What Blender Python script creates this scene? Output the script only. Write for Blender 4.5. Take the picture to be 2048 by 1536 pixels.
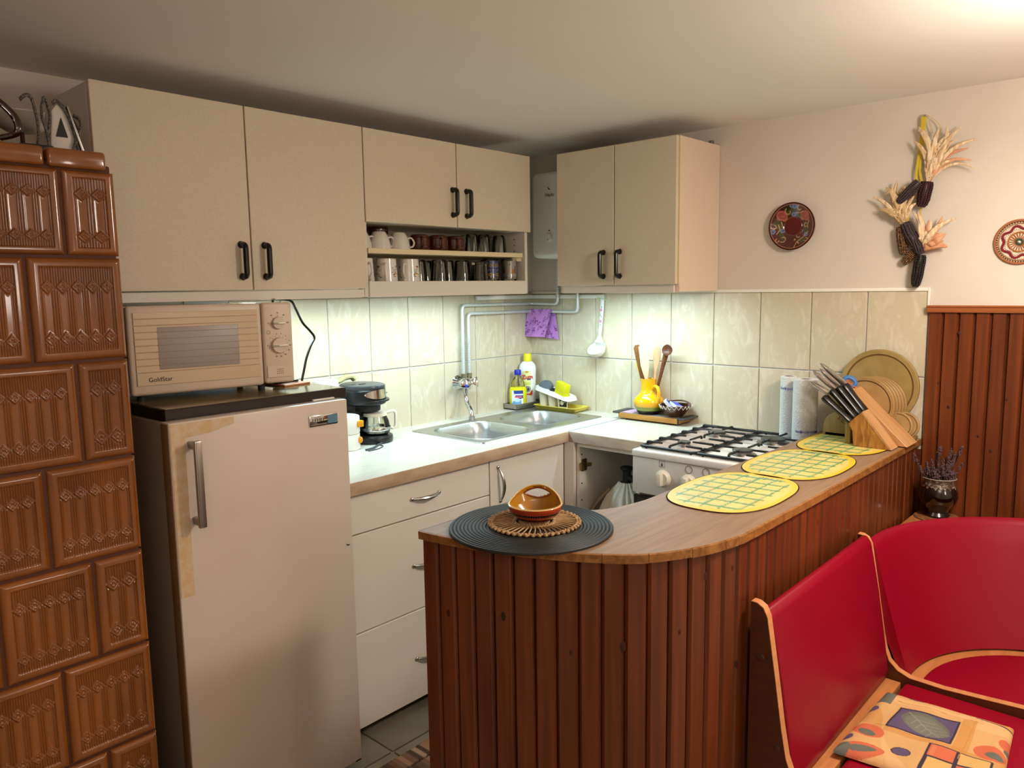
import bpy, bmesh, math, random
import numpy as np
from mathutils import Vector, Matrix
random.seed(7); np.random.seed(7)
D = bpy.data; SC = bpy.context.scene
for o in list(D.objects): D.objects.remove(o, do_unlink=True)
COL = SC.collection
R = math.radians
# ------------------------------------------------------------------ camera
def look(loc, yaw, pitch, roll):
    cy, sy, cp, sp = math.cos(yaw), math.sin(yaw), math.cos(pitch), math.sin(pitch)
    f = Vector((cy*cp, sy*cp, sp)); r = Vector((sy, -cy, 0)); u = r.cross(f)
    r2 = r*math.cos(roll) + u*math.sin(roll); u2 = u*math.cos(roll) - r*math.sin(roll)
    m = Matrix((r2, u2, -f)).transposed().to_4x4(); m.translation = loc
    return m
cam = D.cameras.new('camera'); cam.sensor_width = 36; cam.lens = 1529.82/2048*36; cam.clip_start = 0.02
co = D.objects.new('camera', cam); COL.objects.link(co)
co.matrix_world = look(Vector((-2.8984, -2.5078, 1.4413)), 0.739679, -0.124848, -0.0149487)
SC.camera = co
# ------------------------------------------------------------------ world, lamps, added fill lights, exposure
w = D.worlds.new('world'); SC.world = w; w.use_nodes = True
w.node_tree.nodes['Background'].inputs[0].default_value = (1.0, 0.86, 0.72, 1)
w.node_tree.nodes['Background'].inputs[1].default_value = 0.02
SC.view_settings.view_transform = 'Standard'; SC.view_settings.look = 'None'
SC.view_settings.exposure = 0.12; SC.view_settings.gamma = 1.0; SC.view_settings.use_curve_mapping = False
SC.cycles.use_denoising = True
SC.cycles.max_bounces = 10; SC.cycles.transmission_bounces = 10; SC.cycles.transparent_max_bounces = 12
SC.cycles.caustics_reflective = False; SC.cycles.caustics_refractive = False
SC.cycles.sample_clamp_indirect = 6
def point(name, loc, watt, col, rad):
    l = D.lights.new(name, 'POINT'); l.energy = watt; l.color = col; l.shadow_soft_size = rad
    o = D.objects.new(name, l); o.location = loc; COL.objects.link(o); return o
def area(name, loc, rot, watt, col, sx, sy):
    l = D.lights.new(name, 'AREA'); l.shape = 'RECTANGLE'; l.size = sx; l.size_y = sy; l.energy = watt; l.color = col
    o = D.objects.new(name, l); o.location = loc; o.rotation_euler = rot; COL.objects.link(o); return o
point('ceiling_lamp_light', (-0.93, -2.46, 1.80), 24, (1.0, 0.88, 0.75), 0.10)
area('ceiling_lamp_downlight', (-0.93, -2.46, 1.92), (0, 0, 0), 16, (1.0, 0.88, 0.75), 0.22, 0.22)
point('room_fill_light', (-1.6, -4.0, 1.50), 12, (1.0, 0.90, 0.80), 0.16)  # unseen fill light, added to lift the fronts facing the room
area('ceiling_fill_light', (-3.3, -3.1, 1.50), (R(180), 0, 0), 30, (1.0, 0.90, 0.80), 0.30, 0.30)  # added upward fill behind the camera, brightens the ceiling; no real fitting
COOL = (0.66, 0.92, 1.0)
area('under_cabinet_tube_light', (-1.08, -0.27, 1.410), (0, 0, 0), 10, COOL, 1.20, 0.04)
area('under_cabinet_tube_light', (-0.285, -0.72, 1.410), (0, 0, 0), 6.2, COOL, 0.04, 0.54)
# ------------------------------------------------------------------ materials
def lin(c):
    if isinstance(c, str):
        c = c.lstrip('#'); c = [int(c[i:i+2], 16)/255 for i in (0, 2, 4)]
    return tuple((x/12.92 if x <= .04045 else ((x+.055)/1.055)**2.4) for x in c[:3]) + (1.0,)
MATS = {}
def mat(name, col, rough=.5, metal=0, spec=.5, col2=None, scale=(20, 20, 20), detail=4, lo=.35, hi=.65, bump=0, bscale=None,
        trans=0, ior=1.45, coat=0, rand=0, rvar=0, alpha=1, dist=0, sss=0):
    if name in MATS: return MATS[name]
    m = D.materials.new(name); m.use_nodes = True; nt = m.node_tree; N = nt.nodes; L = nt.links
    b = N['Principled BSDF']; b.inputs['Base Color'].default_value = lin(col); b.inputs['Roughness'].default_value = rough
    b.inputs['Metallic'].default_value = metal; b.inputs['Specular IOR Level'].default_value = spec; b.inputs['IOR'].default_value = ior
    b.inputs['Transmission Weight'].default_value = trans; b.inputs['Coat Weight'].default_value = coat; b.inputs['Alpha'].default_value = alpha
    b.inputs['Coat Roughness'].default_value = .08
    if sss: b.inputs['Subsurface Weight'].default_value = sss; b.inputs['Subsurface Radius'].default_value = (.01, .008, .005)
    if col2 or bump or rvar:
        tc = N.new('ShaderNodeTexCoord'); mp = N.new('ShaderNodeMapping'); mp.inputs['Scale'].default_value = scale
        src = tc.outputs['Object']
        if rand:
            oi = N.new('ShaderNodeObjectInfo'); vm = N.new('ShaderNodeVectorMath'); vm.operation = 'MULTIPLY_ADD'
            cx = N.new('ShaderNodeCombineXYZ')
            for i in range(3): L.new(oi.outputs['Random'], cx.inputs[i])
            vm.inputs[1].default_value = (rand, rand*1.7, rand*.6); L.new(cx.outputs[0], vm.inputs[0]); L.new(src, vm.inputs[2]); src = vm.outputs[0]
        L.new(src, mp.inputs[0])
        nz = N.new('ShaderNodeTexNoise'); nz.inputs['Scale'].default_value = 1; nz.inputs['Detail'].default_value = detail
        nz.inputs['Distortion'].default_value = dist
        L.new(mp.outputs[0], nz.inputs['Vector'])
        if col2:
            rp = N.new('ShaderNodeValToRGB'); rp.color_ramp.elements[0].position = lo; rp.color_ramp.elements[1].position = hi
            rp.color_ramp.elements[0].color = lin(col2); rp.color_ramp.elements[1].color = lin(col)
            L.new(nz.outputs['Fac'], rp.inputs[0]); out = rp.outputs[0]
            if rvar:
                oi2 = N.new('ShaderNodeObjectInfo'); hs = N.new('ShaderNodeHueSaturation'); mr = N.new('ShaderNodeMapRange')
                mr.inputs['To Min'].default_value = 1-rvar; mr.inputs['To Max'].default_value = 1+rvar
                L.new(oi2.outputs['Random'], mr.inputs[0]); L.new(mr.outputs[0], hs.inputs['Value']); L.new(out, hs.inputs['Color']); out = hs.outputs[0]
            L.new(out, b.inputs['Base Color'])
        if bump:
            bp = N.new('ShaderNodeBump'); bp.inputs['Strength'].default_value = bump; bp.inputs['Distance'].default_value = .01
            if bscale:
                n2 = N.new('ShaderNodeTexNoise'); n2.inputs['Scale'].default_value = bscale; n2.inputs['Detail'].default_value = 3
                L.new(tc.outputs['Object'], n2.inputs['Vector']); L.new(n2.outputs['Fac'], bp.inputs['Height'])
            else: L.new(nz.outputs['Fac'], bp.inputs['Height'])
            L.new(bp.outputs[0], b.inputs['Normal'])
    MATS[name] = m; return m
def thinglass(name, tint='#f6faf7', rough=.02):
    m = D.materials.new(name); m.use_nodes = True; nt = m.node_tree; N = nt.nodes; L = nt.links
    N.remove(N['Principled BSDF']); t = N.new('ShaderNodeBsdfTransparent'); t.inputs[0].default_value = lin(tint)
    g = N.new('ShaderNodeBsdfGlossy'); g.inputs['Roughness'].default_value = rough; f = N.new('ShaderNodeFresnel'); f.inputs[0].default_value = 1.5
    mx = N.new('ShaderNodeMixShader'); L.new(f.outputs[0], mx.inputs[0]); L.new(t.outputs[0], mx.inputs[1]); L.new(g.outputs[0], mx.inputs[2])
    L.new(mx.outputs[0], N['Material Output'].inputs[0]); MATS[name] = m; return m
def amat(name, rough=.4, coat=0, bump=0, bscale=200, spec=.5):
    if name in MATS: return MATS[name]
    m = D.materials.new(name); m.use_nodes = True; N = m.node_tree.nodes; L = m.node_tree.links; b = N['Principled BSDF']
    a = N.new('ShaderNodeVertexColor'); a.layer_name = 'col'; L.new(a.outputs[0], b.inputs['Base Color'])
    b.inputs['Roughness'].default_value = rough; b.inputs['Coat Weight'].default_value = coat; b.inputs['Specular IOR Level'].default_value = spec
    if bump:
        tc = N.new('ShaderNodeTexCoord'); n2 = N.new('ShaderNodeTexNoise'); n2.inputs['Scale'].default_value = bscale
        bp = N.new('ShaderNodeBump'); bp.inputs['Strength'].default_value = bump; bp.inputs['Distance'].default_value = .005
        L.new(tc.outputs['Object'], n2.inputs['Vector']); L.new(n2.outputs['Fac'], bp.inputs['Height']); L.new(bp.outputs[0], b.inputs['Normal'])
    MATS[name] = m; return m
# ------------------------------------------------------------------ object helpers
W = {}
def tag(o, label=None, cat=None, group=None, kind=None):
    if label: o['label'] = label
    if cat: o['category'] = cat
    if group: o['group'] = group
    if kind: o['kind'] = kind
    return o
def thing(name, label, cat, loc=(0, 0, 0), rotz=0, group=None):
    o = D.objects.new(name, None); COL.objects.link(o); o.location = loc; o.rotation_euler = (0, 0, rotz); o.empty_display_size = .05
    W[o.name] = Matrix.Translation(loc) @ Matrix.Rotation(rotz, 4, 'Z')
    return tag(o, label, cat, group)
def link_mesh(name, me, m, parent=None, world=True):
    o = D.objects.new(name, me); COL.objects.link(o)
    if m is not None:
        for mm in (m if isinstance(m, (list, tuple)) else [m]): me.materials.append(mm)
    if parent is not None:
        wm = W[parent.name]; o.parent = parent; W[o.name] = wm
        if world: me.transform(wm.inverted())
    else: W[o.name] = Matrix.Identity(4)
    return o
def obj(name, bm, m, parent=None, smooth=35, world=True):
    bmesh.ops.recalc_face_normals(bm, faces=bm.faces)
    me = D.meshes.new(name); bm.to_mesh(me); bm.free()
    o = link_mesh(name, me, m, parent, world)
    if smooth:
        me.shade_smooth(); me.set_sharp_from_angle(angle=R(smooth))
    return o
def tthing(o, label, cat, group=None): return tag(o, label, cat, group)
def struct(name, bm, m, parent=None, smooth=30):
    o = obj(name, bm, m, parent, smooth)
    if parent is None: o['kind'] = 'structure'
    return o
def copyobj(o, name=None, parent=None):
    c = o.copy(); COL.objects.link(c); c.parent = parent
    return c
def dup(root, loc, rotz=0, label=None, group=None, scale=None):
    r = copyobj(root); r.location = loc; r.rotation_euler = (0, 0, rotz)
    if scale: r.scale = scale
    for ch in list(root.children):
        c = copyobj(ch, parent=r)
        for g in list(ch.children): copyobj(g, parent=c)
    tag(r, label, None, group); return r
B = bmesh.new
def box(bm, lo, hi, r=0, seg=2, mtx=None):
    lo = Vector(lo); hi = Vector(hi); t = bmesh.new()
    bmesh.ops.create_cube(t, size=1)
    s = hi-lo; c = (hi+lo)/2
    for v in t.verts: v.co = Vector((v.co.x*s.x, v.co.y*s.y, v.co.z*s.z)) + c
    if r > 0:
        r = min(r, min(abs(s.x), abs(s.y), abs(s.z))*.49)
        bmesh.ops.bevel(t, geom=t.edges[:]+t.verts[:], offset=r, segments=seg, profile=.5, affect='EDGES')
    if mtx is not None: t.transform(mtx)
    merge(bm, t); return bm
def merge(bm, t):
    me = D.meshes.new('tmp'); t.to_mesh(me); t.free(); bm.from_mesh(me); D.meshes.remove(me)
def bx(lo, hi, r=0, seg=2, mtx=None): return box(B(), lo, hi, r, seg, mtx)
def lathe(bm, prof, n=32, c=(0, 0, 0), mtx=None, a0=0, a1=2*math.pi, closed=False):
    full = abs(a1-a0-2*math.pi) < 1e-6; rings = []; t = bmesh.new()
    k = n if full else n+1
    for (r, z) in prof:
        if r < 1e-6 and full: rings.append([t.verts.new((c[0], c[1], c[2]+z))])
        else: rings.append([t.verts.new((c[0]+r*math.cos(a0+(a1-a0)*i/n), c[1]+r*math.sin(a0+(a1-a0)*i/n), c[2]+z)) for i in range(k)])
    m = len(rings)
    pairs = [(i, i+1) for i in range(m-1)] + ([(m-1, 0)] if closed else [])
    for a, b in pairs:
        A, Bb = rings[a], rings[b]
        for i in range(n):
            j = (i+1) % n if full else i+1
            try:
                if len(A) == 1 and len(Bb) == 1: continue
                if len(A) == 1: t.faces.new((A[0], Bb[i], Bb[j]))
                elif len(Bb) == 1: t.faces.new((A[i], A[j], Bb[0]))
                else: t.faces.new((A[i], A[j], Bb[j], Bb[i]))
            except ValueError: pass
    if not full:
        for idx in (0, n):
            vs = [rg[idx] for rg in rings]
            if closed and len(vs) > 2:
                try: t.faces.new(vs)
                except ValueError: pass
    if mtx is not None: t.transform(mtx)
    merge(bm, t); return bm
def tube(bm, pts, r, n=8, closed=False, caps=True, flat=1.0):
    pts = [Vector(p) for p in pts]; m = len(pts); rr = r if isinstance(r, (list, tuple)) else [r]*m
    tang = []
    for i in range(m):
        a = pts[(i-1) % m] if (closed or i > 0) else pts[0]; b = pts[(i+1) % m] if (closed or i < m-1) else pts[-1]
        d = (b-a); tang.append(d.normalized() if d.length > 1e-9 else Vector((0, 0, 1)))
    up = Vector((0, 0, 1)) if abs(tang[0].z) < .9 else Vector((1, 0, 0))
    nrm = (up - tang[0]*up.dot(tang[0])).normalized(); rings = []
    t = bmesh.new()
    for i in range(m):
        if i: nrm = (nrm - tang[i]*nrm.dot(tang[i])).normalized()
        bn = tang[i].cross(nrm)
        rings.append([t.verts.new(pts[i] + (nrm*math.cos(2*math.pi*k/n)*flat + bn*math.sin(2*math.pi*k/n))*rr[i]) for k in range(n)])
    for i in range(m if closed else m-1):
        A, Bb = rings[i], rings[(i+1) % m]
        for k in range(n): t.faces.new((A[k], A[(k+1) % n], Bb[(k+1) % n], Bb[k]))
    if caps and not closed:
        t.faces.new(rings[0][::-1]); t.faces.new(rings[-1])
    merge(bm, t); return bm
def prism(bm, pts, axis, a, b, r=0, seg=2):
    """polygon pts (2d) extruded along axis from a to b; axis x: pts=(y,z), y: (x,z), z: (x,y)"""
    t = bmesh.new()
    def P(p, h): return {'x': (h, p[0], p[1]), 'y': (p[0], h, p[1]), 'z': (p[0], p[1], h)}[axis]
    A = [t.verts.new(P(p, a)) for p in pts]; Bb = [t.verts.new(P(p, b)) for p in pts]; n = len(pts)
    f1 = t.faces.new(A); f2 = t.faces.new(Bb)
    for i in range(n): t.faces.new((A[i], A[(i+1) % n], Bb[(i+1) % n], Bb[i]))
    bmesh.ops.recalc_face_normals(t, faces=t.faces)
    if r: bmesh.ops.bevel(t, geom=t.edges[:]+t.verts[:], offset=r, segments=seg, profile=.5, affect='EDGES')
    merge(bm, t); return bm
def cyl(bm, p0, p1, r, n=20, r2=None): return tube(bm, [p0, p1], [r, r if r2 is None else r2], n)
def sphere(bm, c, r, n=16, s=(1, 1, 1), mtx=None):
    t = bmesh.new(); bmesh.ops.create_uvsphere(t, u_segments=n, v_segments=max(6, n//2), radius=1)
    for v in t.verts: v.co = Vector((v.co.x*r*s[0], v.co.y*r*s[1], v.co.z*r*s[2]))
    if mtx is not None: t.transform(mtx)
    for v in t.verts: v.co += Vector(c)
    merge(bm, t); return bm
def smoothpts(P, k=6, closed=False):
    P = [Vector(p) for p in P]; n = len(P); out = []
    for i in range(n if closed else n-1):
        p0 = P[(i-1) % n] if (closed or i > 0) else P[0]; p1 = P[i]; p2 = P[(i+1) % n]; p3 = P[(i+2) % n] if (closed or i < n-2) else P[-1]
        for j in range(k):
            t = j/k; out.append(.5*((2*p1)+(p2-p0)*t+(2*p0-5*p1+4*p2-p3)*t*t+(3*p1-p0-3*p2+p3)*t**3))
    if not closed: out.append(P[-1])
    return out
def fillet(P, r, k=5):
    P = [Vector(p) for p in P]; out = [P[0]]
    for i in range(1, len(P)-1):
        a = (P[i-1]-P[i]); b = (P[i+1]-P[i]); rr = min(r, a.length*.49, b.length*.49)
        A = P[i]+a.normalized()*rr; C = P[i]+b.normalized()*rr
        for j in range(k+1):
            t = j/k; out.append(A*(1-t)**2+P[i]*2*t*(1-t)+C*t*t)
    out.append(P[-1]); return out
def grid(name, X, Y, Z, m, parent=None, cols=None, closed_u=False, smooth=True, world=True, mask=None):
    """X,Y,Z arrays [nv,nu] -> mesh grid, optional colour array [nv,nu,3] (srgb 0..1)"""
    nv, nu = X.shape; co_ = np.stack([X, Y, Z], -1).reshape(-1, 3)
    idx = np.arange(nv*nu).reshape(nv, nu)
    if closed_u: idx = np.concatenate([idx, idx[:, :1]], 1)
    q = np.stack([idx[:-1, :-1], idx[:-1, 1:], idx[1:, 1:], idx[1:, :-1]], -1).reshape(-1, 4)
    me = D.meshes.new(name); me.from_pydata(co_.tolist(), [], q.tolist()); me.update()
    if cols is not None:
        setcol(me, cols.reshape(-1, 3))
    o = link_mesh(name, me, m, parent, world)
    if smooth: me.shade_smooth()
    return o
def setcol(me, c):
    c = np.clip(c, 0, 1); l = np.where(c <= .04045, c/12.92, ((c+.055)/1.055)**2.4)
    a = me.color_attributes.new('col', 'FLOAT_COLOR', 'POINT')
    a.data.foreach_set('color', np.concatenate([l, np.ones((len(l), 1))], 1).astype(np.float32).ravel())
def hexc(h): h = h.lstrip('#'); return np.array([int(h[i:i+2], 16)/255 for i in (0, 2, 4)])
def paint(U, V, base, shapes):
    C = np.empty(U.shape+(3,)); C[:] = hexc(base) if isinstance(base, str) else base
    for s in shapes:
        k = s[0]
        if k == 'e':
            _, cx, cy, rx, ry, rot, col = s[:7]; a = s[7] if len(s) > 7 else 1
            du = U-cx; dv = V-cy; c_, s_ = math.cos(rot), math.sin(rot)
            q = ((du*c_+dv*s_)/rx)**2 + ((-du*s_+dv*c_)/ry)**2; mk = q < 1
        elif k == 'r':
            _, x0, y0, x1, y1, col = s[:6]; a = s[6] if len(s) > 6 else 1; mk = (U > x0) & (U < x1) & (V > y0) & (V < y1)
        elif k == 'l':
            _, pts, wd, col = s[:4]; a = s[4] if len(s) > 4 else 1; mk = np.zeros(U.shape, bool)
            for (ax, ay), (bx_, by_) in zip(pts[:-1], pts[1:]):
                dx, dy = bx_-ax, by_-ay; L2 = dx*dx+dy*dy+1e-12
                t = np.clip(((U-ax)*dx+(V-ay)*dy)/L2, 0, 1); mk |= ((U-ax-t*dx)**2+(V-ay-t*dy)**2) < wd*wd
        elif k == 'n':
            _, fu, fv, th, col = s[:5]; a = s[5] if len(s) > 5 else 1
            nz = np.sin(U*fu+2*np.sin(V*fv*.7))+np.sin(V*fv+1.7*np.sin(U*fu*.6+1)); mk = nz > th
        C[mk] = C[mk]*(1-a)+hexc(col)*a
    return C
def text(name, body, size, m, parent, mtx, extrude=.0003, align='CENTER', bold=0):
    cu = D.curves.new(name, 'FONT'); cu.body = body; cu.size = size; cu.extrude = extrude; cu.align_x = align; cu.align_y = 'CENTER'; cu.resolution_u = 3; cu.offset = bold
    t = D.objects.new('t', cu); COL.objects.link(t)
    dg = bpy.context.evaluated_depsgraph_get(); me = D.meshes.new_from_object(t.evaluated_get(dg)); D.objects.remove(t); D.curves.remove(cu)
    me.transform(mtx); me.name = name
    return link_mesh(name, me, m, parent)
def frame(o, xax, yax):
    xa = Vector(xax).normalized(); ya = Vector(yax).normalized(); za = xa.cross(ya)
    m = Matrix((xa, ya, za)).transposed().to_4x4(); m.translation = Vector(o); return m
# face frames: text reading on a wall facing -y, or facing -x
def fy(x, y, z): return frame((x, y, z), (1, 0, 0), (0, 0, 1))
def fx(x, y, z): return frame((x, y, z), (0, -1, 0), (0, 0, 1))
# ------------------------------------------------------------------ material set
M_wall = mat('wall_paint', '#d6cbbf', rough=.85, col2='#d1c5b8', scale=(3, 3, 3), bump=.12, bscale=18)
M_ceil = mat('ceiling_paint', '#e6e0d8', rough=.9, bump=.08, bscale=10)
M_floor = mat('floor_tile_stone', '#8f8674', rough=.35, col2='#7c7362', scale=(6, 6, 6), rand=5)
M_fgrout = mat('floor_grout', '#a8a093', rough=.9)
M_tile = mat('cream_wall_tile', '#c8bca3', rough=.22, col2='#d6cdb8', scale=(26, 26, 11), detail=5, lo=.28, hi=.50, rand=9, dist=1.2, rvar=.02)
M_grout = mat('tile_grout', '#c0c2c8', rough=.9)
M_pine = mat('stained_pine', '#6f3515', rough=.38, col2='#57270d', scale=(60, 60, 2.2), detail=3, rand=7, rvar=.13, coat=.15)
M_cap = mat('pine_cap_rail', '#a86238', rough=.4, col2='#94522c', scale=(30, 3, 30))
M_knot = mat('pine_knot', '#3a160a', rough=.5)
M_cream = mat('cream_laminate', '#d3c5ae', rough=.5, col2='#cebfa7', scale=(160, 160, 160), bump=.05, bscale=300)
M_edge = mat('cream_edge_band', '#dcc9a2', rough=.5)
M_white = mat('white_melamine', '#d9d0c4', rough=.45)
M_whiteshelf = mat('white_shelf_interior', '#e2ddd1', rough=.5)
M_drawer = mat('white_drawer_front', '#e2dacd', rough=.35)
M_black = mat('black_plastic', '#0e0d0d', rough=.3)
M_blackm = mat('black_matt', '#151414', rough=.6)
M_chrome = mat('chrome', '#d5d8dc', rough=.08, metal=1)
M_steel = mat('brushed_steel', '#b9bcbd', rough=.3, metal=1, bump=.05, bscale=60)
M_alu = mat('dull_steel', '#aaa7a2', rough=.38, metal=1)
M_work = mat('pale_worktop_laminate', '#cfccc1', rough=.30, col2='#bfb9ab', scale=(9, 70, 9), detail=5, lo=.3, hi=.7, dist=.5)
M_workedge = mat('worktop_edge_laminate', '#c3a98d', rough=.4, col2='#b2967a', scale=(14, 40, 40), detail=4)
M_workedge2 = mat('worktop_return_edge', '#b9ab9b', rough=.4, col2='#a59787', scale=(40, 14, 40), detail=4)
M_plastic = mat('white_plastic', '#e6e6e2', rough=.3)
M_ivory = mat('ivory_plastic', '#e4dccb', rough=.35)
M_enamel = mat('white_enamel', '#e7e3df', rough=.18, coat=.3)
M_fridge = mat('fridge_enamel', '#cdbeb1', rough=.35, col2='#c8b8aa', scale=(3, 3, 3))
M_glass = thinglass('clear_glass', '#f9fbf9')
M_red = mat('red_vinyl', '#88021f', rough=.36, bump=.05, bscale=500, spec=.4)
M_beech = mat('beech_edge', '#c98a5c', rough=.45, col2='#bd7c4e', scale=(8, 40, 40))
M_dkwood = mat('dark_brown_laminate', '#54280f', rough=.45, col2='#4a210c', scale=(5, 5, 60))
M_bartop = mat('oak_bar_laminate', '#96765a', rough=.52, spec=.9, coat=0, col2='#806046', scale=(5, 75, 20), detail=5, lo=.3, hi=.7, dist=.6)
M_baredge = mat('oak_edge_tape', '#9c6a38', rough=.35, col2='#7b4c22', scale=(26, 26, 26), detail=3, dist=2)
M_yel = mat('yellow_ceramic', '#e5a80e', rough=.12, coat=.5)
# ------------------------------------------------------------------ room shell
CZ = 2.064
X0, X1, Y0, Y1 = -4.6, 0.0, -4.4, 0.0
o = struct('floor', bx((X0-.1, Y0-.1, -.12), (.1, .1, -.006)), M_fgrout)
ft = None
tz = .333
for i in range(12):
    for j in range(12):
        cx, cy = -1.505-tz/2+(i-6)*tz, -.704-tz/2+(j-8)*tz
        lo = (cx-tz/2+.003, cy-tz/2+.003); hi = (cx+tz/2-.003, cy+tz/2-.003)
        if hi[0] > -.005 or lo[0] < -3.4 or hi[1] > -.005 or lo[1] < -3: continue
        if ft is None:
            ft = obj('floor_tile', bx((-tz/2+.003, -tz/2+.003, -.008), (tz/2-.003, tz/2-.003, 0), .0015, 1), M_floor, None)
            ft.parent = o; ft.location = (cx, cy, 0); W[ft.name] = Matrix.Identity(4)
        else:
            c = copyobj(ft, parent=o); c.location = (cx, cy, 0)
struct('ceiling', bx((X0-.1, Y0-.1, CZ), (.1, .1, CZ+.1)), M_ceil)
wallA = struct('wall_back', bx((X0-.1, .006, -.01), (.1, .12, CZ)), M_wall)
wallB = struct('wall_right', bx((.006, Y0-.1, -.01), (.12, .006, CZ)), M_wall)
struct('wall_left', bx((X0-.1, Y0-.1, -.01), (X0, 0, CZ)), M_wall)
struct('wall_front', bx((X0, Y0-.1, -.01), (.0, Y0, CZ)), M_wall)
# plaster faces above the tiling sit a little proud (thin skim), tiles below
def part(name, bm, m, parent, smooth=35): return obj(name, bm, m, parent, smooth)
TT = 1.410; TM = 1.113
part('plaster_skim', bx((X0, -.004, TT+.012), (0, .008, CZ)), M_wall, wallA)
part('plaster_skim', bx((-.004, Y0, TT+.012), (.008, 0, CZ)), M_wall, wallB)
part('plaster_skim', bx((-.004, Y0, 1.345), (.008, -1.80, TT+.012)), M_wall, wallB)
part('tile_bed', bx((-1.75, 0.0, .80), (0, .008, TT+.002)), M_grout, wallA)
part('tile_bed', bx((0.0, -1.795, .55), (.008, 0, TT+.002)), M_grout, wallB)
G = .0022
tA = tB = None
for row, (z0, z1) in enumerate(((TM+G, TT), (TM-.297+G, TM-G))):
    for k in range(-1, 8):
        a0 = 0.1996*k+.0022 if k >= 0 else None
        if a0 is None: continue
        h = z1-z0
        o = obj('tile', bx((-.0978, -.004, -h/2), (.0978, .004, h/2), .0018, 1), M_tile) if row == 0 and k == 0 else None
        if o: tA = o
        if row == 1 and k == 0: tA1 = obj('tile', bx((-.0978, -.004, -h/2), (.0978, .004, h/2), .0018, 1), M_tile)
        src = tA if row == 0 else tA1
        c = src if k == 0 else copyobj(src)
        c.parent = wallA; c.location = (-.1 - .1996*k, -.001, (z0+z1)/2)
    for k in range(0, 9):
        w_ = .1996 if k < 8 else None
        c = copyobj(tA if row == 0 else tA1); c.parent = wallB; c.rotation_euler = (0, 0, R(-90))
        c.location = (-.001, -.1-.1996*k+.0012, (z0+z1)/2)
# third row on the stove wall just below the worktop line is hidden; wainscot planks
PW = .0468
pl = None
y = -1.7965-PW/2
i = 0
while y > -3.3:
    if pl is None:
        bm = B()
        prism(bm, [(-PW/2+.001, -.004), (-PW/2+.001, .004), (-PW/2+.006, .012), (PW/2-.006, .012), (PW/2-.001, .004), (PW/2-.001, -.004)], 'z', 0, 1.318)
        pl = obj('plank', bm, M_pine); pl.parent = wallB; c = pl
    else: c = copyobj(pl); c.parent = wallB
    c.rotation_euler = (0, 0, R(90)); c.location = (-.004, y, .02)
    y -= PW; i += 1
part('backing_board', bx((-.006, -3.3, .0), (.004, -1.797, 1.34)), M_dkwood, wallB); part('filler_strip', bx((-.008, -1.803, .0), (.004, -1.772, .862)), M_dkwood, wallB)
tr = struct('trim_1', bx((-.026, -3.4, 1.338), (.006, -1.794, 1.358), .003), M_cap)
part('cap_strip', bx((-.03, -3.4, 1.356), (.006, -1.794, 1.362), .002), M_cap, tr)
# plaster return between tiles and wainscot, tile edge bead
struct('trim_2', bx((-.010, -1.7995, 1.36), (.006, -1.7915, TT+.012), .002), mat('white_bead', '#e8e2d8', rough=.6))
part('top_bead', bx((-.010, -1.792, TT), (.006, -.0, TT+.012), .002), MATS['white_bead'], D.objects['trim_2'])
bm = B(); [sphere(bm, (-.0165, yy, zz), rr, 10, (.12, 1, 1.4)) for yy, zz, rr in
           ((-1.895, 1.27, .0045), (-1.99, 1.22, .0035), (-1.875, 1.02, .005), (-1.967, .93, .004), (-2.005, .885, .005), (-1.84, 1.10, .003), (-2.04, 1.06, .004))]
part('wood_knots', bm, M_knot, wallB).__setitem__('kind', 'stuff')
# white cable duct along the top of the tiles
ct = thing('cable_duct', 'white plastic cable duct running round the tiled corner above the pipes', 'duct', (-.30, 0, 1.40))
for nm, lo, hi in (('duct_run', (-.40, -.022, 1.388), (-.005, -.005, 1.406)), ('duct_run', (-.022, -.455, 1.388), (-.005, -.005, 1.406))):
    part(nm, bx(lo, hi, .002), M_plastic, ct)
# ------------------------------------------------------------------ wall cabinets
def bowhandle(p0, p1, out, r=.0085):
    """black bow handle between two points, standing out along vector out"""
    p0 = Vector(p0); p1 = Vector(p1); o_ = Vector(out); d = (p1-p0).normalized()
    pts = fillet([p0, p0+o_*.8-d*0, p0+o_, p0+o_+d*.02, p1+o_-d*.02, p1+o_, p1], .014, 4)
    bm = B(); tube(bm, fillet([p0, p0+o_, p1+o_, p1], .02, 6), r, 10)
    for p in (p0, p1): tube(bm, [p, p+o_*.25], [r*1.35, r*1.15], 10)
    return bm
ZB, ZT, DZ = 1.418, 1.992, 1.447
def wallcab(name, label, x0, x1, doors, doorz, xs):
    t = thing(name, label, 'cabinet', ((x0+x1)/2, -.17, ZB))
    part('side_panel', bx((x0, -.31, ZB), (x0+.016, -.006, ZT-.004)), M_white, t)
    part('side_panel', bx((x1-.016, -.31, ZB), (x1, -.006, ZT-.004)), M_white, t)
    part('top_panel', bx((x0+.016, -.31, ZT-.02), (x1-.016, -.006, ZT-.004)), M_white, t)
    part('bottom_panel', bx((x0+.016, -.295, DZ+.004), (x1-.016, -.006, DZ+.02)), M_whiteshelf, t)
    part('back_panel', bx((x0+.016, -.012, ZB+.03), (x1-.016, -.006, ZT-.02)), M_whiteshelf, t)
    return t
c1 = wallcab('wall_cabinet', 'cream two door wall cabinet above the microwave beside the tiled stove', -2.112, -1.249, 2, DZ, None)
for (a, b, hx) in ((-2.111, -1.683, -1.715), (-1.679, -1.250, -1.637)):
    d = part('door', bx((a, -.330, DZ), (b, -.312, ZT), .0015, 1), M_cream, c1)
    part('handle', bowhandle((hx, -.331, 1.487), (hx, -.331, 1.583), (0, -.026, 0)), M_black, d)
    part('end_cap', bx((hx-.008, -.334, 1.477), (hx+.008, -.3305, 1.493), .001), M_chrome, d)
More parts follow.
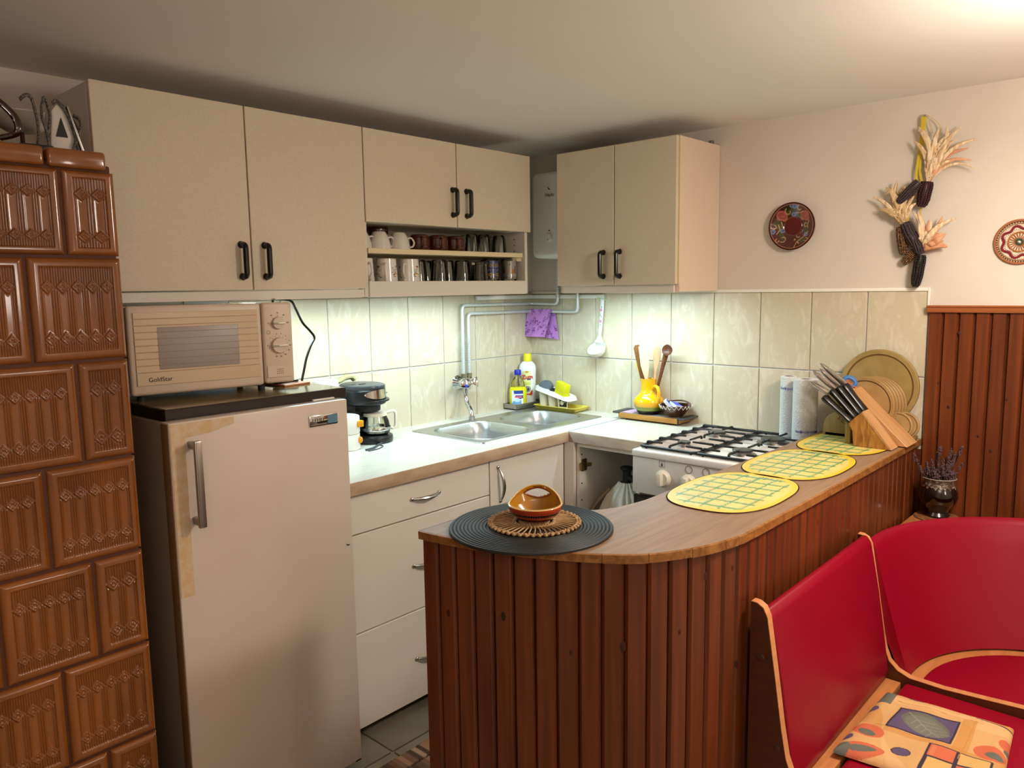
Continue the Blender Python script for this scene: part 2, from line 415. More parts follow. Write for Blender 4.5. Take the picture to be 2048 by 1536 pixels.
part('bottom_rail', bx((-2.095, -.318, ZB-.002), (-1.266, -.300, DZ-.003), .001, 1), M_white, c1)
c2 = wallcab('wall_cabinet', 'cream wall cabinet with an open shelf of cups and glasses', -1.247, -.380, 2, 1.68, None)
DB = 1.677
part('mid_panel', bx((-1.231, -.300, DB+.002), (-.396, -.012, DB+.018)), M_whiteshelf, c2)
for (a, b, hx) in ((-1.246, -.811, -.834), (-.807, -.379, -.760)):
    d = part('door', bx((a, -.330, DB), (b, -.312, ZT), .0015, 1), M_cream, c2)
    part('handle', bowhandle((hx, -.331, 1.722), (hx, -.331, 1.816), (0, -.026, 0)), M_black, d)
    part('end_cap', bx((hx-.008, -.334, 1.713), (hx+.008, -.3305, 1.729), .001), M_chrome, d)
part('bottom_rail', bx((-1.231, -.318, ZB-.002), (-.397, -.300, 1.472), .001, 1), M_white, c2)
SHT = 1.588
part('shelf', bx((-1.231, -.318, SHT-.018), (-.418, -.013, SHT), .0012, 1), M_edge, c2)
part('shelf_support', bx((-.452, -.290, SHT-.034), (-.396, -.274, SHT-.018), .003), M_edge, c2)
bm = B()
for zz in (1.60, 1.625, 1.65): cyl(bm, (-.397, -.25, zz), (-.3957, -.25, zz), .0028, 8)
part('peg_holes', bm, M_blackm, c2).__setitem__('kind', 'stuff')
c3 = thing('wall_cabinet', 'cream two door wall cabinet hung in front of the white water heater', 'cabinet', (-.16, -.73, ZB))
part('side_panel', bx((-.31, -.456, ZB), (-.006, -.440, ZT)), M_white, c3)
part('side_panel', bx((-.31, -1.012, ZB), (-.006, -.996, ZT)), mat('pinkish_side_panel', '#dcc4b0', rough=.5), c3)
part('edge_strip', bx((-.316, -1.0125, ZB+.03), (-.310, -.9955, ZT)), M_edge, c3)
part('top_panel', bx((-.31, -.996, ZT-.018), (-.006, -.456, ZT-.002)), M_white, c3)
part('bottom_panel', bx((-.295, -.996, DZ+.004), (-.006, -.456, DZ+.02)), M_whiteshelf, c3)
M_cream2 = M_cream
for (a, b, hy) in ((-.439, -.727, -.678), (-.731, -1.008, -.757)):
    d = part('door', bx((-.334, b, DZ), (-.317, a, ZT), .0015, 1), M_cream2, c3)
    part('handle', bowhandle((-.335, hy, 1.482), (-.335, hy, 1.578), (-.026, 0, 0)), M_black, d)
    part('end_cap', bx((-.338, hy-.008, 1.473), (-.3345, hy+.008, 1.489), .001), M_chrome, d)
part('bottom_rail', bx((-.320, -.994, ZB-.002), (-.302, -.458, DZ-.003), .001, 1), M_white, c3)
bm = bx((-.05, -1.0, ZT-.002), (-.035, -.985, ZT+.018), .002); cyl(bm, (-.0425, -.984, ZT+.012), (-.0425, -1.003, ZT+.012), .006, 12)
part('hanging_bracket', bm, M_alu, c3)
# ------------------------------------------------------------------ water heater in the corner
wh = thing('water_heater', 'small white wall hung water heater behind the corner of the cabinets', 'water heater', (-.12, -.31, 1.572))
bm = bx((-.235, -.452, 1.572), (-.01, -.205, 1.948), .028, 4)
part('body', bm, M_plastic, wh)
bm = B(); lathe(bm, [(0, .012), (.014, .012), (.017, .009), (.019, 0)], 24, mtx=Matrix.Translation((-.235, -.315, 1.66)) @ Matrix.Rotation(R(-90), 4, 'Y'))
kb = part('thermostat_knob', bm, M_plastic, wh)
part('pointer', bx((-.2485, -.316, 1.646), (-.247, -.314, 1.654)), mat('grey_print', '#6b6f73', rough=.5), kb)
bm = B(); sphere(bm, (-.235, -.314, 1.692), .0032, 8); part('indicator_light', bm, M_blackm, wh)
text('maker_name', 'Hajdu', .022, M_blackm, wh, fx(-.2355, -.318, 1.846))
bm = B(); prism(bm, [(-.330, 1.862), (-.322, 1.868), (-.318, 1.866), (-.305, 1.884), (-.312, 1.870), (-.317, 1.872)], 'x', -.2358, -.2353)
part('bolt_emblem', bm, M_blackm, wh)
bm = B(); cyl(bm, (-.17, -.405, 1.572), (-.17, -.405, 1.54), .008); part('outlet', bm, M_alu, wh)
bm = B(); cyl(bm, (-.185, -.395, 1.561), (-.185, -.44, 1.561), .0075, 12); part('red_valve', bm, mat('red_plastic', '#c01717', rough=.4), wh)
# ------------------------------------------------------------------ base units
def pull(p0, p1, out):
    p0 = Vector(p0); p1 = Vector(p1); o_ = Vector(out); bm = B()
    pts = [p0+(p1-p0)*t+o_*(math.sin(math.pi*t)**.8) for t in [i/14 for i in range(15)]]
    tube(bm, pts, [.0035+.0035*math.sin(math.pi*i/14) for i in range(15)], 8)
    for p in (p0, p1): sphere(bm, p+o_*.1, .007, 10, (1, .6, 1))
    return bm
FY = -.592
bu = thing('drawer_unit', 'white base unit of three drawers between the fridge and the bar', 'cabinet', (-1.22, -.3, 0))
part('side_panel', bx((-1.600, FY+.018, .06), (-1.584, -.01, .818)), M_white, bu)
part('side_panel', bx((-.946, FY+.018, .06), (-.930, -.01, .818)), M_white, bu)
part('bottom_panel', bx((-1.584, FY+.02, .06), (-.946, -.01, .078)), M_white, bu)
part('plinth', bx((-1.59, -.46, .0), (-.94, -.44, .06)), M_dkwood, bu)
for z0, z1, hz in ((.6875, .8145, .751), (.3655, .683, .522), (.046, .361, .194)):
    d = part('drawer', bx((-1.600, FY, z0), (-.931, FY+.018, z1), .0015, 1), M_drawer, bu)
    part('handle', pull((-1.302, FY-.002, hz), (-1.182, FY-.002, hz), (0, -.026, 0)), M_steel, d)
su = thing('sink_cabinet', 'white sink base cabinet with an upright bow handle', 'cabinet', (-.7, -.3, 0))
part('side_panel', bx((-.926, FY+.018, .06), (-.912, -.01, .818)), M_white, su)
d = part('door', bx((-.926, FY, .046), (-.492, FY+.018, .8145), .0015, 1), M_drawer, su)
part('handle', pull((-.885, FY-.002, .783), (-.875, FY-.002, .652), (0, -.026, 0)), M_steel, d)
part('bottom_panel', bx((-.912, FY+.02, .06), (-.47, -.01, .078)), M_white, su); part('plinth', bx((-.92, -.46, .0), (-.5, -.44, .06)), M_dkwood, su)
cu = thing('corner_cabinet', 'open doorless cabinet beside the cooker holding the covered gas bottle', 'cabinet', (-.25, -.8, 0))
part('filler_panel', bx((-.489, -.640, .06), (-.472, FY+.0, .818)), M_white, cu)
part('side_panel', bx((-.470, -.656, .03), (-.01, -.640, .818)), M_white, cu)
part('back_panel', bx((-.02, -.98, .03), (-.012, -.656, .818)), M_white, cu)
part('top_rail', bx((-.470, -.98, .800), (-.10, -.656, .818)), M_white, cu)
part('bottom_panel', bx((-.470, -.985, .03), (-.01, -.656, .046)), M_white, cu)
bm = bx((-.458, -.661, .695), (-.425, -.655, .745), .002); box(bm, (-.475, -.672, .705), (-.445, -.659, .735), .004); cyl(bm, (-.44, -.665, .72), (-.415, -.672, .72), .008, 10)
part('hinge', bm, mat('brass_hinge', '#8e7648', rough=.35, metal=1), cu)
bm = B()
for zz in (.575, .645, .765): cyl(bm, (-.455, -.6555, zz), (-.455, -.658, zz), .003, 8)
part('peg_holes', bm, M_blackm, cu).__setitem__('kind', 'stuff')
# worktops
WZ = .86; WT = .041; SX0, SX1, SY0, SY1 = -.865, -.14, -.50, -.122
wa = thing('worktop', 'pale speckled worktop with the steel sink set into it', 'worktop', (-.8, -.3, WZ-WT))
bm = B()
for lo, hi in (((-1.612, -.612), (SX0, -.004)), ((SX0, -.612), (SX1, SY0)), ((SX0, SY1), (SX1, -.004)), ((SX1, -.60), (-.004, -.004))):
    box(bm, (lo[0], lo[1], WZ-WT), (hi[0], hi[1], WZ))
part('top', bm, M_work, wa, 0)
part('front_edge', bx((-1.612, -.6175, WZ-WT-.0005), (-.486, -.611, WZ+.0006), .002), M_workedge, wa)
wb = thing('worktop', 'short pale worktop return running to the cooker', 'worktop', (-.25, -.8, WZ-WT))
bm = B(); prism(bm, [(-.484, -.6125), (-.004, -.6015), (-.004, -.990), (-.484, -.990)], 'z', WZ-WT, WZ)
part('top', bm, M_work, wb, 0)
part('front_edge', bx((-.490, -.990, WZ-WT-.0005), (-.483, -.6135, WZ+.0006), .002), M_workedge2, wb)
part('joint_strip', bx((-.484, -.615, WZ-.001), (-.01, -.6095, WZ+.0012)), mat('joint_metal', '#9aa3b5', rough=.4, metal=.3), wb)
# ------------------------------------------------------------------ sink
sk = thing('sink', 'stainless steel double bowl sink let into the pale worktop', 'sink', (-.5, -.31, WZ))
def rrect(x0, y0, x1, y1, r, k=6):
    P = []
    for cx, cy, a in ((x1-r, y1-r, 0), (x0+r, y1-r, 90), (x0+r, y0+r, 180), (x1-r, y0+r, 270)):
        for i in range(k+1):
            t = R(a+90*i/k); P.append((cx+r*math.cos(t), cy+r*math.sin(t)))
    return P
# rim plate with two openings via bridged quads
rx0, ry0, rx1, ry1 = -.885, -.518, -.120, -.105
bwl = [(-.858, -.492, -.535, -.160), (-.478, -.470, -.160, -.175)]
bm = B(); z1 = WZ+.004
t = bmesh.new()
def loop(t, P, z): 
    vs = [t.verts.new((p[0], p[1], z)) for p in P]
    return vs, [t.edges.new((vs[i], vs[(i+1) % len(vs)])) for i in range(len(vs))]
_, e0 = loop(t, rrect(rx0, ry0, rx1, ry1, .012), z1)
es = e0[:]
for b_ in bwl: _, e = loop(t, rrect(*b_, .075), z1); es += e
bmesh.ops.triangle_fill(t, use_beauty=True, use_dissolve=False, edges=es)
merge(bm, t)
t = bmesh.new(); a, _ = loop(t, rrect(rx0, ry0, rx1, ry1, .012), z1); b2, _ = loop(t, rrect(rx0-.003, ry0-.003, rx1+.003, ry1+.003, .014), WZ+.0003)
for i in range(len(a)): t.faces.new((a[i], a[(i+1) % len(a)], b2[(i+1) % len(a)], b2[i]))
merge(bm, t)
part('rim', bm, M_steel, sk, 40)
for b_ in bwl:
    t = bmesh.new(); prev = None
    for dd, zz, rr in ((0, z1, .075), (.003, z1+.0015, .073), (.008, z1-.004, .07), (.014, z1-.05, .065), (.022, z1-.125, .06), (.045, z1-.150, .05), (.08, z1-.153, .04)):
        P = rrect(b_[0]+dd, b_[1]+dd, b_[2]-dd, b_[3]-dd, rr); vs = [t.verts.new((p[0], p[1], zz)) for p in P]
        if prev:
            for i in range(len(vs)): t.faces.new((prev[i], prev[(i+1) % len(vs)], vs[(i+1) % len(vs)], vs[i]))
        prev = vs
    t.faces.new(prev); bm = B(); merge(bm, t)
    bo = part('bowl', bm, M_steel, sk, 50)
    cx, cy = (b_[0]+b_[2])/2, (b_[1]+b_[3])/2; bm = B()
    lathe(bm, [(.012, .001), (.03, .003), (.034, .0), (.034, -.004)], 24, (cx, cy, z1-.153)); part('drain', bm, M_chrome, bo)
bm = B(); cyl(bm, (-.462, -.215, z1-.03), (-.470, -.222, z1-.03), .011, 14); part('overflow', bm, M_chrome, sk)
# ------------------------------------------------------------------ refrigerator
fr = thing('refrigerator', 'old beige fridge with a steel bar handle and dark edged wooden top', 'fridge', (-1.87, -.4, 0))
FX0, FX1, FYD, FZT = -2.128, -1.618, -.700, 1.134
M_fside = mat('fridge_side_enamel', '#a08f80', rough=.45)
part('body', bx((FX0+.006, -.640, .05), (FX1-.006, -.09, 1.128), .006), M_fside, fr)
part('gasket', bx((FX0+.014, -.655, .05), (FX1-.012, -.640, 1.12)), mat('grey_gasket', '#6b6058', rough=.7), fr)
d = part('door', bx((FX0, FYD, .030), (FX1, -.655, FZT), .004, 2), M_fridge, fr)
M_tapeold = mat('yellowed_tape', '#c8a67c', rough=.45, col2='#cdb8a0', scale=(40, 40, 40), detail=5, lo=.35, hi=.6)
bm = B(); prism(bm, [(FX0+.003, .70), (FX0+.036, .70), (FX0+.038, FZT-.040), (FX0+.10, FZT-.036), (FX0+.165, FZT-.022), (FX0+.165, FZT-.004), (FX0+.003, FZT-.004)], 'y', FYD-.0007, FYD+.001)
part('tape_residue', bm, M_tapeold, d)
part('edge_strip', bx((FX0-.001, FYD+.004, .03), (FX0+.002, -.657, FZT-.004), .001), mat('brown_edge_trim', '#8e6a48', rough=.5), d)
hx, hz0, hz1 = -2.079, .876, 1.090
bm = bx((hx-.009, FYD-.045, hz0), (hx+.009, FYD-.033, hz1), .002)
for zz in (hz0+.012, hz1-.014): box(bm, (hx-.007, FYD-.040, zz-.009), (hx+.007, FYD, zz+.009), .003)
h = part('handle', bm, M_alu, d)
part('handle_inlay', bx((hx-.0065, FYD-.0465, hz0+.004), (hx+.0065, FYD-.044, hz1-.004), .001), mat('satin_inlay', '#8f8375', rough=.35, metal=.7), h)
BXc, BZc = -1.700, 1.085
b_ = part('badge', bx((BXc-.046, FYD-.004, BZc-.0155), (BXc+.046, FYD, BZc+.0155), .002), M_chrome, d)
part('badge_field', bx((BXc+.012, FYD-.005, BZc-.012), (BXc+.043, FYD-.0035, BZc+.012)), mat('badge_blue', '#5b8299', rough=.35), b_)
text('maker_name', 'LEHEL', .0155, M_blackm, b_, fy(BXc-.017, FYD-.0044, BZc+.001)).scale = (1, 1, 1)
bm = bx((BXc-.043, FYD-.0048, BZc-.0125), (BXc+.010, FYD-.0038, BZc-.0085)); part('badge_line', bm, mat('badge_grey', '#7c6a5c', rough=.5), b_)
bm = bx((-1.630, FYD-.001, .705), (-1.638, FYD, .7075)); box(bm, (-1.636, FYD-.001, .7075), (-1.642, FYD, .7095)); box(bm, (-1.640, FYD-.001, .03), (-1.622, FYD, .034))
part('chips', bm, M_blackm, d).__setitem__('kind', 'stuff')
FT0, FT1 = 1.130, 1.160
tp = part('top_board', bx((-2.112, -.648, FT0), (-1.583, -.05, FT1-.001), .0015, 1), mat('dark_edge', '#21150f', rough=.4), fr)
M_ftop = mat('marbled_top', '#8a7752', rough=.12, col2='#6d5c3c', scale=(9, 9, 9), detail=5, lo=.35, hi=.7)
part('top_laminate', bx((-2.108, -.644, FT1-.002), (-1.587, -.054, FT1)), M_ftop, tp)
bm = bx((-1.70, -.655, 1.128), (-1.628, -.50, 1.137), .002); part('hinge_plate', bm, M_plastic, fr)
for xx in (-2.09, -1.65):
    bm = B(); cyl(bm, (xx, -.6, 0), (xx, -.6, .05), .018, 14); part('foot', bm, M_blackm, fr)
    bm = B(); cyl(bm, (xx, -.13, 0), (xx, -.13, .05), .018, 14); part('foot', bm, M_blackm, fr)
# ------------------------------------------------------------------ microwave (turned a little)
mw = thing('microwave_oven', 'beige microwave oven with two dial knobs standing on the fridge', 'microwave', (-2.118, -.470, FT1), R(-8.5))
M_mwb = mat('microwave_body', '#d0bda9', rough=.42, bump=.03, bscale=400)
M_mwl = mat('microwave_panel', '#cdb292', rough=.3, coat=.2)
MWW, MWH, z0 = .442, .234, .016
def lp(name, bm, m, parent, sm=35): return obj(name, bm, m, parent, sm, world=False)
lp('body', bx((.006, .018, z0+.002), (MWW-.004, .33, z0+MWH-.003), .008), M_mwb, mw)
dw = .352
dr = lp('door', bx((0, 0, z0), (dw, .02, z0+MWH), .010, 3), M_mwb, mw)
bm = B()
ns = 11; pz0, pz1 = z0+.026, z0+MWH-.017
sh_ = (pz1-pz0)/ns
pan = None
for i in range(ns):
    if i == 1: continue
    zz = pz0+i*sh_
    lo = (.016, -.0028, zz+.0007); hi = (dw-.012, .003, zz+sh_-.0007)
    if i == 0: hi = (hi[0], hi[1], zz+2*sh_-.0007)
    lp('panel_slat', bx(lo, hi, .0008, 1), M_mwl, dr)
M_mesh = mat('grey_window_mesh', '#a99c93', rough=.4, col2='#998c83', scale=(900, 900, 900), detail=1, lo=.4, hi=.6)
wi = lp('window', bx((.072, -.0042, z0+.066), (dw-.068, .001, z0+MWH-.056), .0030, 2), M_mesh, dr)
bm = B()
for i in range(3, 9): box(bm, (.074, -.0047, pz0+i*sh_-.0006), (dw-.070, -.0041, pz0+i*sh_+.0006))
lp('window_line', bm, mat('window_line', '#8a7d74', rough=.4), wi).__setitem__('kind', 'stuff')
text('maker_name', 'GoldStar', .0165, M_blackm, dr, W[mw.name] @ fy(.073, -.0032, z0+.041))
cp = lp('control_panel', bx((dw+.002, -.002, z0+.003), (MWW, .02, z0+MWH), .008, 3), M_mwb, mw)
M_print = mat('brown_print', '#6e5a4a', rough=.6)
for kz, kr, ticks, nums in ((z0+.176, .0175, (90, 135, 45, 180, 0), None), (z0+.112, .0225, tuple(range(180, -110, -24)), 1)):
    kx = dw+.046; bm = B()
    lathe(bm, [(0, .010), (kr*.93, .010), (kr, .007), (kr, 0)], 32, mtx=Matrix.Translation((kx, -.002, kz)) @ Matrix.Rotation(R(90), 4, 'X'))
    k = lp('dial_knob', bm, M_mwb, cp)
    lp('knob_grip', bx((kx-kr*.98, -.019, kz-.0028), (kx+kr*.98, -.011, kz+.0028), .0015), M_ivory, k)
    lp('pointer_line', bx((kx-kr*.95, -.0196, kz-.0008), (kx-kr*.25, -.0188, kz+.0008)), M_print, k)
    bm = B()
    for a in ticks:
        ca, sa = math.cos(R(a)), math.sin(R(a))
        box(bm, (-.0018, -.0024, -.0004), (.0018, -.0016, .0004), mtx=Matrix.Translation((kx+ca*(kr+.004), 0, kz+sa*(kr+.004))) @ Matrix.Rotation(R(-a), 4, 'Y'))
    lp('tick_marks', bm, M_print, cp).__setitem__('kind', 'stuff')
for i, (n_, a) in enumerate((('0', 180), ('1', 138), ('3', 100), ('5', 76), ('7', 50), ('9', 20), ('10', -3), ('15', -28), ('20', -56), ('25', -80), ('30', -105))):
    text('scale_number', n_, .0062, M_print, cp, W[mw.name] @ fy(dw+.046+.033*math.cos(R(a)), -.0024, z0+.112+.033*math.sin(R(a))))
for n_, a in (('10', 180), ('40', 130), ('60', 90), ('80', 50), ('100', 0)):
    text('scale_number', n_, .0055, M_print, cp, W[mw.name] @ fy(dw+.046+.0285*math.cos(R(a)), -.0024, z0+.176+.0285*math.sin(R(a))))
bt = lp('door_button', bx((dw+.008, -.0045, z0+.020), (MWW-.008, .003, z0+.055), .001, 1), M_mwb, cp)
bm = B()
for i in range(4):
    for j in range(3): box(bm, (dw+.036+i*.0055, -.0052, z0+.030+j*.006), (dw+.0378+i*.0055, -.0044, z0+.0325+j*.006))
lp('button_dots', bm, M_print, bt).__setitem__('kind', 'stuff')
bm = B(); tube(bm, [(dw+.012, -.0022, z0+.218), (dw+.024, -.0022, z0+.225), (dw+.024, -.0022, z0+.218)], .0005, 4, True); lp('power_symbol', bm, M_print, cp)
bm = B(); tube(bm, [(dw+.017+.005*math.cos(R(a)), -.0022, z0+.150+.005*math.sin(R(a))) for a in range(0, 360, 24)], .0005, 4, True); lp('timer_symbol', bm, mat('red_print', '#a4584a', rough=.6), cp)
for fx_, fy_ in ((.03, .03), (MWW-.09, .03), (.03, .29), (MWW-.06, .29)):
    bm = B(); cyl(bm, (fx_, fy_, 0), (fx_, fy_, z0+.004), .010, 12); lp('foot', bm, M_blackm, mw)
mi = W[mw.name].inverted()
bm = B(); tube(bm, smoothpts([mi @ Vector(p) for p in ((-1.66, -.40, 1.4125), (-1.60, -.31, 1.4160), (-1.539, -.30, 1.412), (-1.520, -.30, 1.384), (-1.497, -.30, 1.339), (-1.470, -.30, 1.310), (-1.4545, -.30, 1.287), (-1.469, -.30, 1.262), (-1.488, -.30, 1.222), (-1.500, -.30, 1.181), (-1.512, -.30, 1.137), (-1.516, -.30, 1.08), (-1.518, -.30, .98))], 5), .0042, 8)
lp('power_cord', bm, M_black, mw)
bd = thing('wooden_board', 'thin pale wooden board lying on the fridge top beside the microwave', 'board', (-1.655, -.36, FT1), R(6))
lp('board', bx((-.05, -.13, 0), (.045, .12, .006), .002), M_beech, bd)
bm = B(); tube(bm, smoothpts([(-.055, -.09, .010), (-.02, -.10, .011), (.012, -.105, .012), (.025, -.09, .0105), (0, -.08, .0105), (-.05, -.075, .0105)], 5), .0042, 8)
cc = thing('cable', 'coil of black cable lying under the edge of the microwave', 'cable', (-1.655, -.36, FT1), R(6)); lp('loop', bm, M_black, cc)
# ------------------------------------------------------------------ tiled stove
ts = thing('tile_stove', 'tall brown glazed ceramic tile stove beside the fridge', 'stove', (-2.62, -.42, 0))
M_glaze = mat('brown_glaze', '#8a4f1d', rough=.14, col2='#744012', scale=(14, 14, 5), detail=3, lo=.3, hi=.7, rand=4, rvar=.10, coat=.6, bump=.012, bscale=30)
def tile_mesh(name, w, h, nd, flip=False):
    nu, nv = int(w/.0009), int(h/.0016)
    U, V = np.meshgrid(np.linspace(0, w, nu), np.linspace(0, h, nv))
    sm = lambda x: np.clip(x, 0, 1)**2*(3-2*np.clip(x, 0, 1))
    d = np.minimum(np.minimum(U, w-U), np.minimum(V, h-V))
    H = -.013*(1-np.sqrt(np.clip(1-(1-np.clip(d/.013, 0, 1))**2, 0, 1)))
    m = .0185; iw, ih = w-2*m, h-2*m
    di = np.minimum(np.minimum(U-m, w-m-U), np.minimum(V-m, h-m-V)); ins = sm(di/.003)
    p = (U-m)/iw*nd; c = np.abs(p-np.floor(p)-.5)*2   # 0 at diamond centre .. 1 at joint
    du = (p-np.floor(p)-.5)*iw/nd; hw = iw/nd/2*.98; hh = hw*1.08
    vt, vb = m+ih*.765, m+ih*.165
    per = iw/nd/6.0; reed = .5+.5*np.cos(2*np.pi*(U-m)/per)
    rl = np.zeros_like(U)
    for vc in (vt, vb):
        q = np.abs(du)/hw+np.abs(V-vc)/hh
        rr_ = np.where(q < 1, .0042*sm((1-q)/.14)*(1-.75*sm((.74-q)/.12)), 0)
        r2 = np.hypot(du, V-vc); th = np.arctan2(V-vc, du)
        pet = .0036*np.exp(-((r2-.0048)/.0022)**2)*(.35+.65*np.abs(np.cos(2*th))) * (q < .72)
        rl = np.where(q < 1.02, rr_+pet, rl)
        rl = np.where(q < 1.02, rl, rl)
    qt = np.abs(du)/hw+np.abs(V-vt)/hh; qb = np.abs(du)/hw+np.abs(V-vb)/hh
    outside = ((V > vt) & (qt > 1.08)) | ((V < vb) & (qb > 1.08))
    mid = (V < vt) & (V > vb) & (qt > 1.2) & (qb > 1.2)
    rl = np.where(outside, .0030*reed, rl)
    rl = np.where(mid & (c > .42), .0030*reed, rl)
    rl = np.where(mid & (c <= .42), -.0002, rl)
    H = H + ins*(-.0044+rl)
    X_, Z_ = U, V; Y_ = -H
    o_ = grid(name, X_, Y_, Z_, M_glaze, None, world=False)
    # thin back box so that the tile is a body
    return o_
ZC = [1.700, 1.520, 1.3005, 1.0830, .8655, .6445, .4240, .2045, -.015]
YS = -.752; XR = -2.223
half = tile_mesh('tile', .104, .2165, 2); full = tile_mesh('tile', .176, .2165, 5); cor = tile_mesh('tile', .181, .2165, 5)
protos = {'h': (half, .104), 'f': (full, .176), 'c': (cor, .181)}
used = set()
def put_tile(k, x, z, hgt):
    p, w_ = protos[k]
    o_ = p if k not in used else copyobj(p)
    used.add(k); o_.parent = ts; Lc = W[ts.name].inverted() @ Vector((x, YS+random.uniform(-.0012, .0012), z)); o_.location = Lc
    o_.scale = (1, 1, hgt/.2165); o_.rotation_euler = (R(random.uniform(-.4, .4)), 0, R(random.uniform(-.5, .5)))
for ci in range(8):
    zt, zb = ZC[ci], ZC[ci+1]
    hgt = zt-zb-.004; x = XR
    if ci == 0: zb += 0; 
    if ci % 2 == 0: seq = 'hffff'
    else: seq = 'cffff'
    for k in seq:
        wd = protos[k][1]; x -= wd+.004; put_tile(k, x+.002, zb+.002, hgt)
part('core', bx((-3.15, YS+.008, .0), (XR-.008, -.05, 1.712), .004), mat('stove_mortar', '#4d2610', rough=.7), ts)
for a, b2 in ((-2.353, -2.242), (-2.71, -2.359), (-3.07, -2.716)):
    bm = bx((a, YS-.004, 1.700), (b2, -.30 if a < -2.5 else -.2, 1.738), .0065, 3); part('cornice_tile', bm, M_glaze, ts)
# things stored on the stove
M_iron = mat('iron_white', '#cfc8bf', rough=.3)
ir = thing('clothes_iron', 'white clothes iron standing on its heel with a wound grey cord on the stove', 'iron', (-2.272, -.60, 1.738))
bm = B(); prism(bm, [(-.055, 0), (-.052, .012), (-.040, .115), (-.02, .135), (.0, .125), (.028, .085), (.058, .004), (.05, 0)], 'y', -.03, .03, .006)
t_ = W[ir.name] @ Matrix.Diagonal((.62, .8, .86, 1))
bm.transform(t_); part('shell', bm, M_iron, ir)
bm = B(); prism(bm, [(-.032, .052), (-.012, .100), (.006, .052)], 'y', -.0325, -.030); bm.transform(t_); part('grip_opening', bm, M_blackm, ir)
bm = B(); prism(bm, [(-.012, .135), (.035, .105), (.052, .080), (.046, .075), (.02, .098), (-.012, .122)], 'y', -.02, .02, .004); bm.transform(t_); part('handle', bm, M_blackm, ir)
bm = B(); prism(bm, [(.050, 0), (.060, .0), (.010, .130), (.004, .128)], 'y', -.045, .045, .002); bm.transform(t_); part('soleplate', bm, M_alu, ir)
M_cord = mat('braided_cord', '#6f6a64', rough=.7, col2='#3c3936', scale=(300, 300, 300), lo=.45, hi=.55)
bm = B()
for pts in ([(-.10, -.036, -.0), (-.088, -.037, .06), (-.098, -.037, .128), (-.115, -.036, .142), (-.135, -.03, .13)], [(-.058, -.036, .0), (-.062, -.04, .05), (-.075, -.04, .10), (-.062, -.038, .142), (-.048, -.036, .10), (-.058, -.036, .055)],
            [(.040, -.034, .0), (.030, -.036, .05), (.008, -.036, .11), (-.02, -.034, .138), (-.035, -.03, .132)], [(.010, -.036, .0), (.026, -.038, .04), (.046, -.036, .075), (.050, -.03, .10), (.034, -.02, .112)]):
    tube(bm, smoothpts(pts, 6), .0050, 8)
bm.transform(t_); part('power_cord', bm, M_cord, ir)
ks = thing('kitchen_scale', 'white weighing bowl on a dark stem and base behind the iron', 'scale', (-2.315, -.48, 1.738))
bm = B(); lathe(bm, [(0, .098), (.05, .098), (.075, .112), (.095, .140), (.102, .147), (.102, .151), (.094, .148), (.072, .118), (.04, .104), (0, .103)], 36); bm.transform(W[ks.name] @ Matrix.Diagonal((.64, .64, .73, 1))); part('weighing_bowl', bm, M_iron, ks)
bm = B(); lathe(bm, [(0, .1), (.007, .1), (.008, .06), (.014, .045), (0, .045)], 16); bm.transform(W[ks.name] @ Matrix.Diagonal((.64, .64, .73, 1))); part('stem', bm, M_dkwood, ks)
bm = B(); lathe(bm, [(0, .05), (.045, .05), (.05, .042), (.038, .034), (.030, 0), (0, 0)], 28); bm.transform(W[ks.name] @ Matrix.Diagonal((.64, .64, .73, 1))); part('base', bm, M_blackm, ks)
jg = thing('jug', 'dark brown glazed jug with a loop handle at the edge of the stove top', 'jug', (-2.470, -.645, 1.738))
M_dkgl = mat('dark_brown_glaze', '#2a100a', rough=.08, coat=.6)
bm = B(); lathe(bm, [(0, 0), (.045, 0), (.062, .03), (.066, .07), (.05, .12), (.034, .155), (.030, .20), (.038, .215), (.033, .215), (.026, .2), (0, .19)], 36); bm.transform(W[jg.name] @ Matrix.Diagonal((1, .8, .72, 1))); part('body', bm, M_dkgl, jg)
bm = B(); tube(bm, smoothpts([(.034, -.03, .150), (.060, -.045, .125), (.085, -.05, .085), (.088, -.05, .045), (.06, -.03, .028)], 6), .008, 10); bm.transform(W[jg.name] @ Matrix.Diagonal((1, .8, .72, 1))); part('handle', bm, M_dkgl, jg)
pk = thing('baking_tin', 'flat black baking tin lying on the stove top behind the jug', 'tin', (-2.35, -.66, 1.738))
bm = bx((-2.38, -.685, 1.738), (-2.315, -.635, 1.752), .004); part('pan', bm, M_blackm, pk)
# ------------------------------------------------------------------ gas cooker
gc = thing('gas_cooker', 'white gas cooker with four burners and black pan grates behind the bar', 'cooker', (-.3, -1.235, 0))
GX, GY0, GY1, GZ = -.600, -.994, -1.470, .862
part('body', bx((GX+.03, GY1, .04), (-.02, GY0, .835), .003), M_enamel, gc)
part('control_panel', bx((GX, GY1, .700), (GX+.035, GY0-.002, .832), .004), mat('cooker_panel', '#cfcac4', rough=.3), gc)
od = part('oven_door', bx((GX+.004, GY1, .12), (GX+.03, GY0-.004, .690), .004), mat('oven_black_glass', '#0b0b0c', rough=.06), gc)
bm = B(); tube(bm, fillet([(GX, -1.03, .655), (GX-.035, -1.03, .655), (GX-.035, -1.43, .655), (GX, -1.43, .655)], .02), .008, 10); part('handle', bm, M_enamel, od)
bm = bx((GX-.004, GY1, .832), (-.012, GY0, GZ-.004), .006, 3)
hb = part('hob', bm, M_enamel, gc)
bm = bx((GX+.035, GY1+.015, GZ-.005), (-.07, GY0-.016, GZ-.002), .001); part('hob_well', bm, M_enamel, hb)
